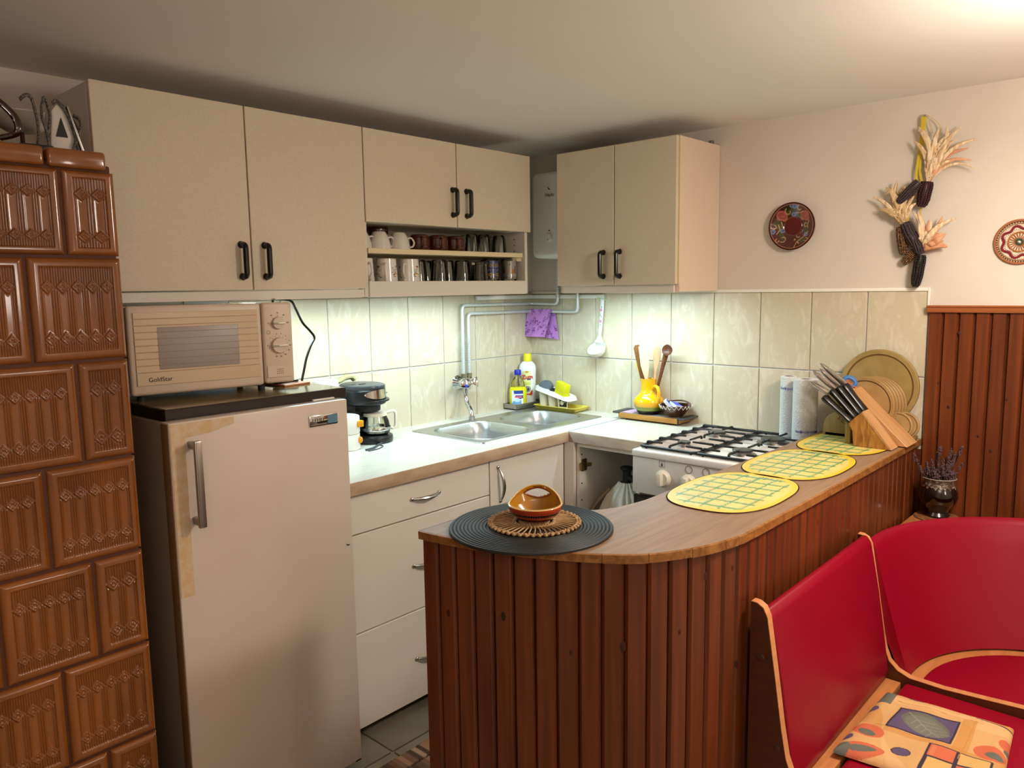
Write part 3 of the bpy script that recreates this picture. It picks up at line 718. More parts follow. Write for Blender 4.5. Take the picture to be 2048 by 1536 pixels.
for n, ky in enumerate((-1.125, -1.225, -1.29, -1.355, -1.42)):
    bm = B(); mt = Matrix.Translation((GX, ky, .768)) @ Matrix.Rotation(R(-90), 4, 'Y')
    lathe(bm, [(.0305, 0), (.030, .006), (.0255, .010), (.024, .016), (0, .016)], 32, mtx=mt); k = part('knob', bm, M_ivory, gc)
    part('knob_grip', bx((GX-.034, ky-.0075, .7455), (GX-.012, ky+.0075, .7905), .003), M_ivory, k)
bm = B(); 
for ky in (-1.225, -1.29): tube(bm, [(GX-.0008, ky+.013*math.cos(R(a)), .815+.013*math.sin(R(a))) for a in range(0, 360, 20)], .0007, 4, True)
sq = [(-.0105, -.0105), (.0105, -.0105), (.0105, .0105), (-.0105, .0105)]
tube(bm, [(GX-.0006, -1.119+a, .819+b2) for a, b2 in sq], .0006, 4, True)
sphere(bm, (GX-.0008, -1.119, .816), .0035, 8, (.2, 1, 1.6)); box(bm, (GX-.0008, -1.1195, .819), (GX-.0002, -1.1185, .826))
part('panel_symbols', bm, mat('grey_symbol', '#4a4644', rough=.6), gc).__setitem__('kind', 'stuff')
M_iron_c = mat('black_cast_grate', '#121214', rough=.45)
M_cap_b = mat('burner_cap', '#26282a', rough=.3)
GT = GZ+.010
for gy0, gy1 in ((-1.012, -1.232), (-1.238, -1.458)):
    bm = B(); xa, xb = GX+.035, -.062
    fr_ = fillet([(xa, gy0, GT-.006), (xb, gy0, GT-.006), (xb, gy1, GT-.006), (xa, gy1, GT-.006), (xa, gy0, GT-.006)], .02, 4)
    tube(bm, fr_, .0055, 6, False)
    bur = []
    xm = (xa+xb)/2
    for bxx, br in (((xa+xm)/2, .0), ((xm+xb)/2, .0)):
        cy = (gy0+gy1)/2
        for sgn, yy in ((1, gy0), (-1, gy1)):
            for off in (-.085, 0, .085):
                L_ = .062 if off else .082
                tube(bm, fillet([(bxx+off, yy, GT-.006), (bxx+off, yy, GT+.004), (bxx+off, yy-sgn*L_, GT+.004)], .006, 3), [.0046]*5+[.0036], 6)
        for sgn in (-1, 1):
            tube(bm, fillet([(bxx+sgn*.115, cy, GT-.006), (bxx+sgn*.115, cy, GT+.004), (bxx+sgn*.030, cy, GT+.004)], .006, 3), [.0046]*5+[.0036], 6)
    for yy in (gy0-.02, gy1+.02):
        for xx in (xa, xb): cyl(bm, (xx, yy, GZ-.006), (xx, yy, GT-.004), .004, 8)
    g_ = part('pan_grate', bm, M_iron_c, gc)
for bxx, by, rb in ((-.452, -1.122, .024), (-.200, -1.122, .036), (-.452, -1.348, .036), (-.200, -1.348, .046)):
    bm = B(); lathe(bm, [(0, 0), (rb*1.35, 0), (rb*1.3, .003), (rb*.9, .004), (rb*.88, .013), (0, .013)], 28, (bxx, by, GZ-.004)); bn = part('burner', bm, M_alu, gc)
    bm = B(); lathe(bm, [(rb*.96, 0), (rb*.98, .004), (rb*.9, .007), (0, .008)], 28, (bxx, by, GZ+.009)); part('burner_cap', bm, M_cap_b, bn)
part('foil_liner', bx((GX+.040, -1.225, GZ-.003), (-.075, -1.016, GZ-.0015)), mat('pinkish_foil', '#cbb2a8', rough=.3, metal=.3), hb)
# ------------------------------------------------------------------ gas bottle under a cloth
gb = thing('gas_bottle', 'gas bottle under a gathered white cloth inside the open cabinet', 'gas bottle', (-.335, -.795, .046))
gx, gy = -.335, -.795
nu, nv = 120, 40
th = np.linspace(0, 2*np.pi, nu, endpoint=False); tv = np.linspace(0, 1, nv)
TH, TV = np.meshgrid(th, tv)
prof = np.interp(TV, [0, .05, .15, .3, .5, .75, 1], [.030, .042, .075, .105, .122, .127, .127])
zz = np.interp(TV, [0, .05, .15, .3, .5, .75, 1], [.650, .636, .600, .53, .43, .25, .05])
fold = 1+.10*np.sin(TH*17+1.3*np.sin(TH*5))*np.clip(1.3-TV*1.3, .15, 1)+.02*np.sin(TH*41)
grid('cloth_cover', gx+prof*fold*np.cos(TH), gy+prof*fold*np.sin(TH), zz, mat('white_crinkle_cloth', '#cfcbc0', rough=.85, bump=.3, bscale=90), gb, closed_u=True)
bm = B(); cyl(bm, (gx, gy, .05), (gx, gy, .60), .028, 20); part('cylinder', bm, M_alu, gb)
bm = B(); cyl(bm, (gx, gy, .60), (gx, gy, .700), .017, 16); cyl(bm, (gx, gy, .672), (gx-.02, gy-.05, .668), .012, 12); part('valve', bm, M_blackm, gb)
bm = B(); lathe(bm, [(0, .712), (.025, .712), (.029, .706), (.025, .700), (0, .700)], 24, (gx, gy, 0)); part('hand_wheel', bm, M_blackm, gb)
bm = B(); tube(bm, smoothpts([(gx-.03, gy+.06, .62), (gx-.06, gy+.13, .52), (gx-.07, gy+.17, .38), (gx-.07, gy+.175, .22)], 6), .016, 10, flat=.5); part('strap', bm, mat('brown_strap', '#9a8672', rough=.7), gb)
# ------------------------------------------------------------------ tap and pipes
fa = thing('mixer_tap', 'chrome wall tap with two triangular handles over the steel sink', 'tap', (-.525, -.03, 1.02))
bm = B(); sphere(bm, (-.522, -.055, 1.020), .025, 20, (1.35, 1, 1)); cyl(bm, (-.522, -.055, 1.02), (-.522, -.008, 1.02), .015, 18); lathe(bm, [(.0, .006), (.030, .006), (.036, 0)], 24, mtx=Matrix.Translation((-.522, -.002, 1.02)) @ Matrix.Rotation(R(90), 4, 'X'))
cyl(bm, (-.522, -.055, 1.01), (-.522, -.055, .975), .012, 16); part('body', bm, M_chrome, fa)
def trihandle(c, d, up, s):
    d = Vector(d).normalized(); m = frame(c, Vector(up).cross(d), up); bm = B(); t = bmesh.new()
    a = [t.verts.new((s*.35*math.cos(R(x)), s*.35*math.sin(R(x)), 0)) for x in (90, 210, 330)]
    b2 = [t.verts.new((s*math.cos(R(x)), s*math.sin(R(x)), s*1.35)) for x in (90, 210, 330)]
    t.faces.new(a[::-1]); t.faces.new(b2)
    for i in range(3): t.faces.new((a[i], a[(i+1) % 3], b2[(i+1) % 3], b2[i]))
    bmesh.ops.bevel(t, geom=t.edges[:]+t.verts[:], offset=s*.16, segments=2, profile=.5, affect='EDGES')
    t.transform(m); merge(bm, t); return bm
h1 = part('handle', trihandle((-.545, -.068, 1.018), (-.55, -.83, -.02), (.1, 0, 1), .034), M_chrome, fa)
bm = B(); sphere(bm, (-.5695, -.1125, 1.0165), .0075, 10, (1, .5, 1)); part('blue_dot', bm, mat('blue_enamel', '#2636c8', rough=.3), h1)
h2 = part('handle', trihandle((-.495, -.055, 1.02), (1, -.05, .05), (0, -.3, 1), .031), M_chrome, fa)
bm = B(); tube(bm, smoothpts([(-.522, -.055, .978), (-.522, -.057, .955), (-.527, -.070, .932), (-.540, -.100, .912), (-.549, -.118, .893), (-.551, -.122, .868)], 6), [.0105]*31, 14)
part('spout', bm, M_chrome, fa)
bm = B(); cyl(bm, (-.551, -.122, .880), (-.551, -.122, .856), .0135, 16); part('aerator', bm, M_alu, fa)
def pipe(name, label, pts, rib):
    t = thing(name, label, 'pipe', pts[0]); bm = B(); tube(bm, fillet(pts, .022, 6), .0078, 12); part('pipe', bm, mat('pale_steel_pipe', '#d3d7d8', rough=.3, metal=.45), t)
    bm = B()
    for (p, q) in rib:
        p = Vector(p); q = Vector(q); n = int((q-p).length/.006)
        for i in range(n):
            c = p+(q-p)*(i/n); d_ = (q-p).normalized(); tube(bm, [c-d_*.0016, c-d_*.0006, c+d_*.0006, c+d_*.0016], [.0078, .0096, .0096, .0078], 10)
    part('ribbed_sleeve', bm, MATS['pale_steel_pipe'], t).__setitem__('kind', 'stuff')
    for p in (pts[0],):
        bm = B(); tube(bm, [Vector(p)-Vector((0, 0, .004)), Vector(p)+Vector((0, 0, .020))], .0125, 6); part('union_nut', bm, mat('brass_nut', '#a8a08c', rough=.25, metal=1), t)
pipe('water_pipe', 'upper flexible steel pipe from the tap to the water heater', [(-.505, -.028, 1.040), (-.505, -.028, 1.368), (-.02, -.028, 1.363), (-.028, -.19, 1.362), (-.028, -.192, 1.42), (-.06, -.30, 1.548)][:2]+[(-.029, -.029, 1.364), (-.029, -.193, 1.362), (-.029, -.193, 1.56)],
     [((-.505, -.028, 1.045), (-.505, -.028, 1.20)), ((-.029, -.193, 1.385), (-.029, -.193, 1.49))])
pipe('water_pipe', 'lower flexible steel pipe carrying the purple cloth', [(-.470, -.030, 1.040), (-.470, -.030, 1.330), (-.030, -.030, 1.327), (-.030, -.314, 1.326), (-.030, -.314, 1.43)],
     [((-.470, -.030, 1.045), (-.470, -.030, 1.22))])
# ------------------------------------------------------------------ cups and glasses on the open shelf
M_porc = mat('white_porcelain', '#ddd5cb', rough=.18, coat=.3)
M_mugb = mat('brown_mug_glaze', '#4a1c0e', rough=.12, coat=.5)
SZ = SHT+.0005; LZ = DZ+.0205
def wallprof(outer, t, base=.004):
    inner = [(max(r-t, .0), z) for r, z in outer if r > 0]
    return outer, inner
def cupmesh(prof, n=32):   # prof from the axis at the closed end along the outside to the rim, then back inside
    bm = B(); lathe(bm, prof, n); return bm
def upcup(name, label, cat, loc, rz, prof, m, hpts, hr, group, mh=None, flat=1.0):
    t = thing(name, label, cat, (0, 0, 0), 0, group)
    part('cup', cupmesh(prof), m, t)
    if hpts:
        bm = B(); tube(bm, smoothpts(hpts, 6), hr, 10, flat=flat); part('handle', bm, mh or m, t)
    t.location = loc; t.rotation_euler = (0, 0, rz); return t
# inverted white cup: rim down
P_w = [(0, .064), (.022, .064), (.026, .060), (.036, .040), (.042, .012), (.043, 0), (.040, 0), (.036, .03), (.024, .056), (0, .058)]
hw_ = [(.036, 0, .042), (.052, 0, .046), (.064, 0, .030), (.058, 0, .014), (.041, 0, .012)]
wc = upcup('white_cup', 'upturned white cup half hidden by the cabinet side panel', 'cup', (-1.205, -.235, SZ), R(-5), P_w, M_porc, hw_, .0035, 'white cups on the upper shelf')
dup(wc, (-1.118, -.235, SZ), R(-8), 'upturned white cup, middle one of three, beneath no other', 'white cups on the upper shelf')['label'] = 'upturned white cup between the two other white cups'
dup(wc, (-1.026, -.235, SZ), R(-12), 'upturned white cup beside the brown mugs, its handle before the first mug', 'white cups on the upper shelf')
P_b = [(0, .062), (.030, .062), (.036, .057), (.037, .050), (.040, .048), (.040, .022), (.0415, .020), (.0415, .006), (.039, 0), (.036, 0), (.035, .05), (0, .055)]
hb_ = [(.038, 0, .048), (.054, 0, .050), (.064, 0, .034), (.056, 0, .014), (.039, 0, .012)]
bmg = upcup('brown_mug', 'upturned brown mug behind the white cup handle', 'mug', (-.915, -.225, SZ), R(-120), P_b, M_mugb, hb_, .0042, 'brown mugs on the upper shelf')
dup(bmg, (-.828, -.235, SZ), R(-118), 'upturned brown mug in the middle of the brown row', 'brown mugs on the upper shelf')
dup(bmg, (-.737, -.235, SZ), R(-122), 'upturned brown mug next to the row of glasses', 'brown mugs on the upper shelf')
dup(bmg, (-.700, -.235+.09, SZ), R(10), 'upturned brown mug with its handle towards the glasses, behind the row', 'brown mugs on the upper shelf')
b0 = dup(bmg, (-1.040, -.13, SZ), R(60), 'upturned brown mug set behind the white cups, lower of a stack', 'brown mugs on the upper shelf')
dup(bmg, (-1.042, -.13, SZ+.0622), R(75), 'upturned dark brown mug stacked on another behind the white cups', 'brown mugs on the upper shelf')
P_g = [(0, .074), (.020, .074), (.0235, .070), (.0275, .035), (.0300, 0), (.0288, 0), (.0260, .035), (.0218, .062), (0, .064)]
gl = thing('tumbler', 'small clear glass upturned on the upper shelf', 'glass', (0, 0, 0), 0, 'clear tumblers on the upper shelf')
part('glass', cupmesh(P_g, 28), M_glass, gl)
gl.location = (-.650, -.245, SZ)
gl['label'] = 'small clear tumbler next to the last brown mug'
for x_, y_, l_ in ((-.586, -.25, 'small clear tumbler second in the row after the brown mugs'), (-.548, -.20, 'small clear tumbler third in the row after the brown mugs'), (-.500, -.255, 'small clear tumbler fourth in the row, at the shelf front'), (-.452, -.215, 'small clear tumbler last in the row, beside the cabinet side'), (-.612, -.17, 'small clear tumbler behind the first two of the row'), (-.522, -.15, 'small clear tumbler in the back row between third and fourth'), (-.428, -.15, 'small clear tumbler in the back corner of the upper shelf')): dup(gl, (x_, y_, SZ), 0, l_, 'clear tumblers on the upper shelf')
# floral mugs
def floral(U, V):
    S = []
    for k in range(3):
        cx = .17+k*.333
        S += [('l', [(cx-.05, .25), (cx-.01, .42), (cx+.03, .66)], .006, '#6d7a5c'), ('l', [(cx-.02, .42), (cx-.06, .62)], .005, '#6d7a5c')]
        for dx, dy, c_, r_ in ((.035, .68, '#9c4a5f', .030), (-.06, .64, '#7d8577', .014), (.0, .38, '#b98a2e', .028), (-.04, .34, '#8c5a33', .02), (.05, .35, '#b3903c', .022),
                              (-.02, .26, '#6b4c3a', .016), (.06, .27, '#77543f', .015), (-.065, .44, '#8a9a80', .015), (.075, .5, '#7c8b93', .014), (.09, .22, '#66727c', .018), (-.01, .55, '#7d8577', .014)):
            S.append(('e', cx+dx, dy, r_, r_*1.3, .4, c_))
    return paint(U, V, '#ddd8d2', S)
M_flor = amat('floral_porcelain', rough=.15, coat=.4)
fm = thing('floral_mug', 'tall white mug with a flower print', 'mug', (0, 0, 0), 0, 'floral mugs on the lower shelf')
U, V = np.meshgrid(np.linspace(0, 1, 96, endpoint=False), np.linspace(0, 1, 48))
RR = .0365+.006*(1-V)
grid('cup', RR*np.cos(2*np.pi*U), RR*np.sin(2*np.pi*U), V*.086, M_flor, fm, floral(U, V), closed_u=True)
bm = B(); lathe(bm, [(.0365, .086), (.035, .0875), (.0335, .086), (.0385, .004), (0, .004)], 40); lathe(bm, [(0, .0805), (.034, .0805)], 40); lathe(bm, [(0, .0), (.0425, 0)], 40)
part('inside', bm, M_porc, fm)
bm = B(); tube(bm, smoothpts([(.037, 0, .066), (.050, 0, .070), (.060, 0, .054), (.060, 0, .036), (.050, 0, .022), (.042, 0, .012), (.050, 0, .006), (.056, 0, .014)], 6), .0036, 10); part('handle', bm, M_porc, fm)
FL = LZ-.0
fm.location = (-1.205, -.245, FL); fm.rotation_euler = (0, 0, R(-95)); fm['label'] = 'floral mug on the lower shelf against the side panel'
dup(fm, (-1.098, -.245, FL), R(-132), 'floral mug on the lower shelf between the other two floral mugs', 'floral mugs on the lower shelf')
dup(fm, (-.993, -.250, FL), R(-150), 'floral mug on the lower shelf next to the clear glasses', 'floral mugs on the lower shelf')
P_t = [(0, .088), (.026, .088), (.0295, .084), (.034, .04), (.0375, 0), (.036, 0), (.0322, .04), (.027, .076), (0, .078)]
tg = thing('drinking_glass', 'clear glass upturned on the lower shelf', 'glass', (0, 0, 0), 0, 'clear glasses on the lower shelf')
part('glass', cupmesh(P_t, 28), M_glass, tg); tg.location = (-.905, -.20, LZ)
tg['label'] = 'clear drinking glass next to the last floral mug'
for x_, y_, l_ in ((-.835, -.245, 'clear drinking glass second after the floral mugs'), (-.755, -.20, 'clear drinking glass third after the floral mugs'), (-.685, -.22, 'clear drinking glass beside the heavy faceted glass'), (-.80, -.12, 'clear drinking glass in the back row behind the second one'), (-.70, -.11, 'clear drinking glass in the back row behind the faceted glass')): dup(tg, (x_, y_, LZ), 0, l_, 'clear glasses on the lower shelf')
P_f = []
fg = thing('faceted_glass', 'heavy faceted clear glass beside the blue sunflower glass', 'glass', (-.622, -.26, LZ))
bm = B(); t = bmesh.new(); merge(bm, t)
lathe(bm, [(0, .085), (.031, .085), (.033, .080), (.037, 0), (.034, 0), (.030, .07), (0, .074)], 10)
bm.transform(W[fg.name]); part('glass', bm, M_glass, fg, 10)
def printglass(name, label, loc, paintf, rz=0, rim=.0335, h=.096):
    t = thing(name, label, 'glass', loc); U, V = np.meshgrid(np.linspace(0, 1, 110, endpoint=False), np.linspace(0, 1, 56))
    o_ = grid('printed_wall', rim*np.cos(2*np.pi*U+rz)+loc[0], rim*np.sin(2*np.pi*U+rz)+loc[1], loc[2]+.012+V*(h-.02), amat('printed_glass', rough=.12, coat=.4), t, paintf(U, V), closed_u=True)
    bm = B(); lathe(bm, [(0, h), (rim-.001, h), (rim+.0008, h-.003), (rim+.0008, 0), (rim-.001, 0), (rim-.001, h-.008), (0, h-.008)], 36, loc); part('glass', bm, M_glass, t)
    return t
def sunf(U, V):
    S = [('n', 40, 24, .7, '#5d6a96', .7), ('r', 0, .40, 1, .62, '#2f3c78'), ('n', 60, 30, 1.2, '#7d88b0', .8), ('r', 0, .48, 1, .53, '#8590b8', .5)]
    for k in range(7):
        for v_ in (.24, .74):
            u_ = (k+.3)/7; S += [('e', u_, v_, .036, .085, 0, '#c99a25'), ('e', u_, v_, .015, .034, 0, '#3a2410')]
    S += [('r', 0, 0, 1, .10, '#6d5a35')]
    return paint(U, V, '#39467f', S)
printglass('sunflower_glass', 'blue glass printed with yellow sunflowers', (-.545, -.25, LZ), sunf)
def calend(U, V):
    S = [('r', 0, 0, 1, .14, '#9b948a')]
    for k in range(4): S += [('e', .1+k*.25, .42, .05, .13, 0, '#c28a2c'), ('l', [(.02+k*.25, .2), (.02+k*.25, .85)], .004, '#55504a'), ('r', .03+k*.25, .78, .06+k*.25, .82, '#55504a'), ('r', .15+k*.25, .3, .19+k*.25, .72, '#7a6a5a')]
    return paint(U, V, '#b7b2a9', S)
printglass('printed_glass', 'pale glass with an orange printed dot beside the cabinet side', (-.450, -.265, LZ), calend, .6)
printglass('printed_glass', 'pale printed glass behind the blue sunflower glass', (-.487, -.18, LZ), calend, 1.9)
# ------------------------------------------------------------------ coffee corner
cm = thing('coffee_maker', 'black filter coffee maker with a silver panel behind the fridge', 'coffee maker', (-1.125, -.115, WZ))
M_cm = mat('coffee_black', '#121315', rough=.32)
def ell(cx, cy, rx, ry, n=28, a0=0, a1=360): return [(cx+rx*math.cos(R(a0+(a1-a0)*i/n)), cy+ry*math.sin(R(a0+(a1-a0)*i/n))) for i in range(n)]
bm = B(); prism(bm, ell(-1.108, -.115, .085, .105), 'z', WZ, WZ+.026, .006); part('base', bm, M_cm, cm)
bm = B(); prism(bm, ell(-1.150, -.065, .065, .058), 'z', WZ+.02, WZ+.20, .006); part('tower', bm, M_cm, cm)
bm = B(); prism(bm, ell(-1.128, -.112, .082, .100, 36), 'z', WZ+.148, WZ+.210, .010, 3); part('head', bm, M_cm, cm)
bm = B(); prism(bm, ell(-1.118, -.118, .052, .060), 'z', WZ+.120, WZ+.150, .006); part('filter_basket', bm, M_blackm, cm)
bm = B(); prism(bm, ell(-1.120, -.118, .084, .103, 36), 'z', WZ+.160, WZ+.168, .003); part('rim_ledge', bm, M_cm, cm)
bm = B(); prism(bm, ell(-1.128, -.112, .080, .098, 36), 'z', WZ+.206, WZ+.224, .006, 2)
lid = part('lid', bm, mat('lid_grey_black', '#35373a', rough=.3), cm)
bm = B(); prism(bm, ell(-1.135, -.12, .016, .010, 16), 'z', WZ+.222, WZ+.2252); part('lid_hole', bm, M_blackm, lid)
bm = B(); n = 20
t = bmesh.new(); va, vb_ = [], []
for i in range(n+1):
    a = R(-128+i*92/n); k_ = math.sin(math.pi*i/n)**.5
    va.append(t.verts.new((-1.128+.0838*math.cos(a), -.112+.1018*math.sin(a), WZ+.191-.018*k_))); vb_.append(t.verts.new((-1.128+.0822*math.cos(a), -.112+.1002*math.sin(a), WZ+.191+.018*k_)))
for i in range(n): t.faces.new((va[i], va[i+1], vb_[i+1], vb_[i]))
bmesh.ops.remove_doubles(t, verts=t.verts, dist=1e-5); merge(bm, t); part('silver_panel', bm, M_chrome, cm)
text('panel_print', 'coffee', .010, mat('grey_print2', '#7e95a8', rough=.5), cm, frame((-1.080, -.1965, WZ+.192), (.92, .38, 0), (0, 0, 1)))
cf = thing('carafe', 'glass coffee carafe with a cream handle and lid on the coffee maker', 'carafe', (-1.095, -.140, WZ+.0265))
c0 = (-1.095, -.140, WZ+.0265)
bm = B(); lathe(bm, [(0, 0), (.048, 0), (.056, .008), (.058, .025), (.052, .055), (.044, .072), (.043, .080), (.0415, .080), (.0425, .072), (.0505, .054), (.0565, .025), (.0545, .010), (.047, .002), (0, .002)], 36, c0); part('glass', bm, M_glass, cf)
bm = B(); lathe(bm, [(0, .088), (.038, .088), (.0455, .084), (.0465, .074), (.0445, .072), (.0445, .080), (0, .082)], 36, c0); part('lid', bm, M_ivory, cf)
a = R(-22); dx, dy = math.cos(a), math.sin(a)
bm = B(); tube(bm,
     [Vector(c0)+Vector((dx*p.x, dy*p.x, p.y)) for p in fillet([(.046, .080, 0), (.074, .086, 0), (.083, .078, 0), (.082, .026, 0), (.072, .014, 0), (.060, .022, 0)], .014, 4)], .0075, 10, flat=.8)
part('handle', bm, M_ivory, cf)
bm = B(); lathe(bm, [(.0595, .020), (.0598, .028), (.0588, .030), (.0585, .018)], 36, c0); part('band', bm, M_chrome, cf)
fb = thing('filter_box', 'white plastic container with orange marks between fridge and coffee maker', 'container', (-1.245, -.175, WZ))
bm = B(); prism(bm, ell(-1.262, -.175, .052, .06, 28), 'z', WZ, WZ+.060, .004); prism(bm, ell(-1.262, -.175, .053, .061, 28), 'z', WZ+.060, WZ+.125, .005); part('body', bm, M_plastic, fb)
M_org = mat('orange_mark', '#d9920c', rough=.4)
bm = bx((-1.247, -.240, WZ+.085), (-1.222, -.207, WZ+.108), .002); part('clasp', bm, M_org, fb)
bm = B(); sphere(bm, (-1.233, -.226, WZ+.035), .013, 14, (1, .7, 1)); part('orange_dot', bm, M_org, fb)
pt = thing('tape_roll', 'white round plastic ring standing behind the fridge top corner', 'ring', (-1.285, -.065, 1.09))
bm = B(); lathe(bm, [(.044, 0), (.047, .0), (.047, .033), (.044, .035), (.038, .035), (.038, 0)], 36, (-1.285, -.10, 1.078), closed=True); part('ring', bm, M_plastic, pt)
cn = thing('canister', 'plain white canister under the plastic ring behind the fridge', 'canister', (-1.285, -.10, WZ)); bm = B(); lathe(bm, [(0, 0), (.05, 0), (.052, .004), (.052, .212), (.048, .2175), (0, .2175)], 36, (-1.285, -.10, WZ)); part('body', bm, M_plastic, cn)
bg = thing('cloth_bundle', 'small folded khaki cloth lying on the coffee maker lid', 'cloth', (-1.17, -.06, 1.085))
bm = B(); tube(bm, smoothpts([(-1.235, -.065, 1.094), (-1.20, -.06, 1.097), (-1.165, -.055, 1.108), (-1.135, -.05, 1.107), (-1.118, -.05, 1.094)], 6), [.009]*6+[.013]*6+[.015]*6+[.013]*6+[.006], 10, flat=.7); part('fold', bm, mat('khaki_cloth', '#a39c6c', rough=.8, bump=.3, bscale=60), bg)
cw = thing('cable', 'thin grey mains cable lying on the worktop by the coffee maker', 'cable', (-1.14, -.23, WZ))
bm = B(); tube(bm, smoothpts([(-1.24, -.27, WZ+.0045), (-1.20, -.262, WZ+.0045), (-1.155, -.232, WZ+.0045), (-1.125, -.215, WZ+.0045)], 6), .004, 8); tube(bm, smoothpts([(-1.24, -.285, WZ+.0025), (-1.19, -.280, WZ+.0025), (-1.150, -.255, WZ+.0025), (-1.148, -.235, WZ+.0025)], 6), .002, 6)
part('wire', bm, mat('grey_wire', '#3b3f46', rough=.4), cw)
# ------------------------------------------------------------------ washing up corner
tr_ = thing('bottle_tray', 'narrow steel tray holding two washing up bottles in the tiled corner', 'tray', (-.12, -.05, WZ+.0045))
t0 = WZ+.0045
bm = bx((-.222, -.092, t0), (-.010, -.008, t0+.003), .001)
for lo, hi in (((-.222, -.092), (-.010, -.089)), ((-.222, -.011), (-.010, -.008)), ((-.222, -.092), (-.219, -.008)), ((-.013, -.092), (-.010, -.008))): box(bm, (lo[0], lo[1], t0), (hi[0], hi[1], t0+.024), .001)
part('tray', bm, M_alu, tr_)
tb = t0+.0032
M_clearp = thinglass('clear_yellow_plastic', '#f2f0d4', .05)
M_liq = mat('yellow_soap', '#d9d416', rough=.12, sss=.0)
yb = thing('dish_soap_bottle', 'clear bottle of yellow dish soap with a blue cap on the steel tray', 'bottle', (-.165, -.052, tb))
def obottle(prof, rx, ry, c, n=36, rot=0):
    bm = B(); lathe(bm, prof, n)
    for v in bm.verts:
        x_, y_ = v.co.x*rx, v.co.y*ry; v.co = Vector((c[0]+x_*math.cos(rot)-y_*math.sin(rot), c[1]+x_*math.sin(rot)+y_*math.cos(rot), c[2]+v.co.z))
    return bm
rt = R(-42)
part('soap', obottle([(0, .001), (.036, .001), (.0395, .006), (.0395, .085), (.034, .100), (0, .100)], 1.06, .62, (-.165, -.052, tb), rot=rt), M_liq, yb)
part('shell', obottle([(.0335, .100), (.030, .122), (.018, .142), (.0135, .150), (.0135, .156), (0, .156)], 1.05, .68, (-.165, -.052, tb), rot=rt), M_clearp, yb)
bm = B(); lathe(bm, [(0, .182), (.014, .182), (.0165, .178), (.0165, .157), (0, .157)], 24, (-.165, -.052, tb)); part('cap', bm, mat('blue_cap', '#1b1fa3', rough=.35), yb)
def label_patch(name, prof_r, rx, ry, c, rot, a0, a1, z0, z1, colf, parent, eps=.0006, nu=60, nv=50):
    U, V = np.meshgrid(np.linspace(0, 1, nu), np.linspace(0, 1, nv)); A = np.radians(a0+(a1-a0)*U)
    rr = prof_r+eps; X_ = rr*rx*np.cos(A); Y_ = rr*ry*np.sin(A)
    return grid(name, c[0]+X_*math.cos(rot)-Y_*math.sin(rot), c[1]+X_*math.sin(rot)+Y_*math.cos(rot), c[2]+z0+V*(z1-z0), amat('printed_label', rough=.35), parent, colf(U, V))
lab1 = lambda U, V: paint(U, V, '#dfe8f0', [('e', .95, 1.0, .75, .55, 0, '#2a3f95'), ('r', .28, .70, 1, .78, '#e9eef4'), ('r', .3, .55, .9, .64, '#d8606a'), ('e', .45, .1, .5, .32, .3, '#6fa3d3'), ('r', .84, 0, 1, .5, '#f0f3f4'), ('e', .5, .38, .25, .10, 0, '#c8dcf0')])
label_patch('label', .0395, 1.06, .62, (-.165, -.052, tb), rt, -140, -58, .006, .083, lab1, yb)
wbt = thing('cleaner_bottle', 'white cleaner bottle with a yellow cap behind the dish soap', 'bottle', (-.088, -.048, tb))
cb = (-.088, -.048, tb)
part('body', obottle([(0, 0), (.036, 0), (.039, .006), (.0375, .10), (.039, .155), (.040, .182), (.036, .200), (.026, .213), (.0175, .218), (0, .218)], 1.05, .72, cb, rot=rt), M_plastic, wbt)
bm = B(); lathe(bm, [(0, .255), (.0165, .255), (.0185, .251), (.0195, .218), (0, .218)], 28, cb); part('cap', bm, mat('yellow_cap', '#e3dc1c', rough=.4), wbt)
def lab2(U, V):
    return paint(U, V, '#eef0ee', [('r', .0, .0, .85, .92, '#dfe3a0'), ('e', .42, .93, .42, .12, 0, '#dfe3a0'), ('e', .42, .95, .2, .035, 0, '#c98f3a'), ('r', .1, .50, .8, .54, '#c9cf5a'), ('r', .1, .44, .8, .47, '#b9c24a'), ('e', .5, .25, .32, .13, 0, '#8f8c84'), ('e', .55, .24, .12, .06, 0, '#3c3a38'),
        ('r', .45, .62, .82, .69, '#3a4686'), ('r', .05, .0, .85, .07, '#c93030'), ('e', .85, .05, .3, .10, .6, '#c93030')])
lb = label_patch('label', .0385, 1.05, .72, cb, rt, -128, -62, .052, .172, lab2, wbt, .0015)
dirr = R(-95)+rt
lx = .0405*1.05*math.cos(R(-97)); ly = .0405*.72*math.sin(R(-97))
text('brand_lettering', 'Zum', .028, mat('red_print2', '#c92a33', rough=.4), lb, frame((cb[0]+lx*math.cos(rt)-ly*math.sin(rt)-.0014, cb[1]+lx*math.sin(rt)+ly*math.cos(rt)-.0018, cb[2]+.142), (math.cos(rt), math.sin(rt), 0.05), (0, 0, 1)), bold=.0007)
yd = thing('yellow_dish', 'shallow yellow plastic dish under the sponge holder', 'dish', (-.07, -.245, WZ+.0045))
bm = B(); t = bmesh.new(); prev = None
for ins, zz in ((.012, .0045), (0, .022), (.004, .0235), (.014, .0085), (.02, .007)):
    P = rrect(-.138+ins, -.372+ins, -.012-ins, -.118-ins, .014, 4); vs = [t.verts.new((p[0], p[1], WZ+zz)) for p in P]
    if prev:
        for i in range(len(vs)): t.faces.new((prev[i], prev[(i+1) % len(vs)], vs[(i+1) % len(vs)], vs[i]))
    else: t.faces.new(vs[::-1])
    prev = vs
t.faces.new(prev); merge(bm, t); part('dish', bm, mat('yellow_dish_plastic', '#cfc04a', rough=.35), yd)
ca = thing('sponge_caddy', 'white three cup caddy with a sloping top on the yellow dish', 'caddy', (-.075, -.235, WZ+.0075))
yz = WZ+.0075
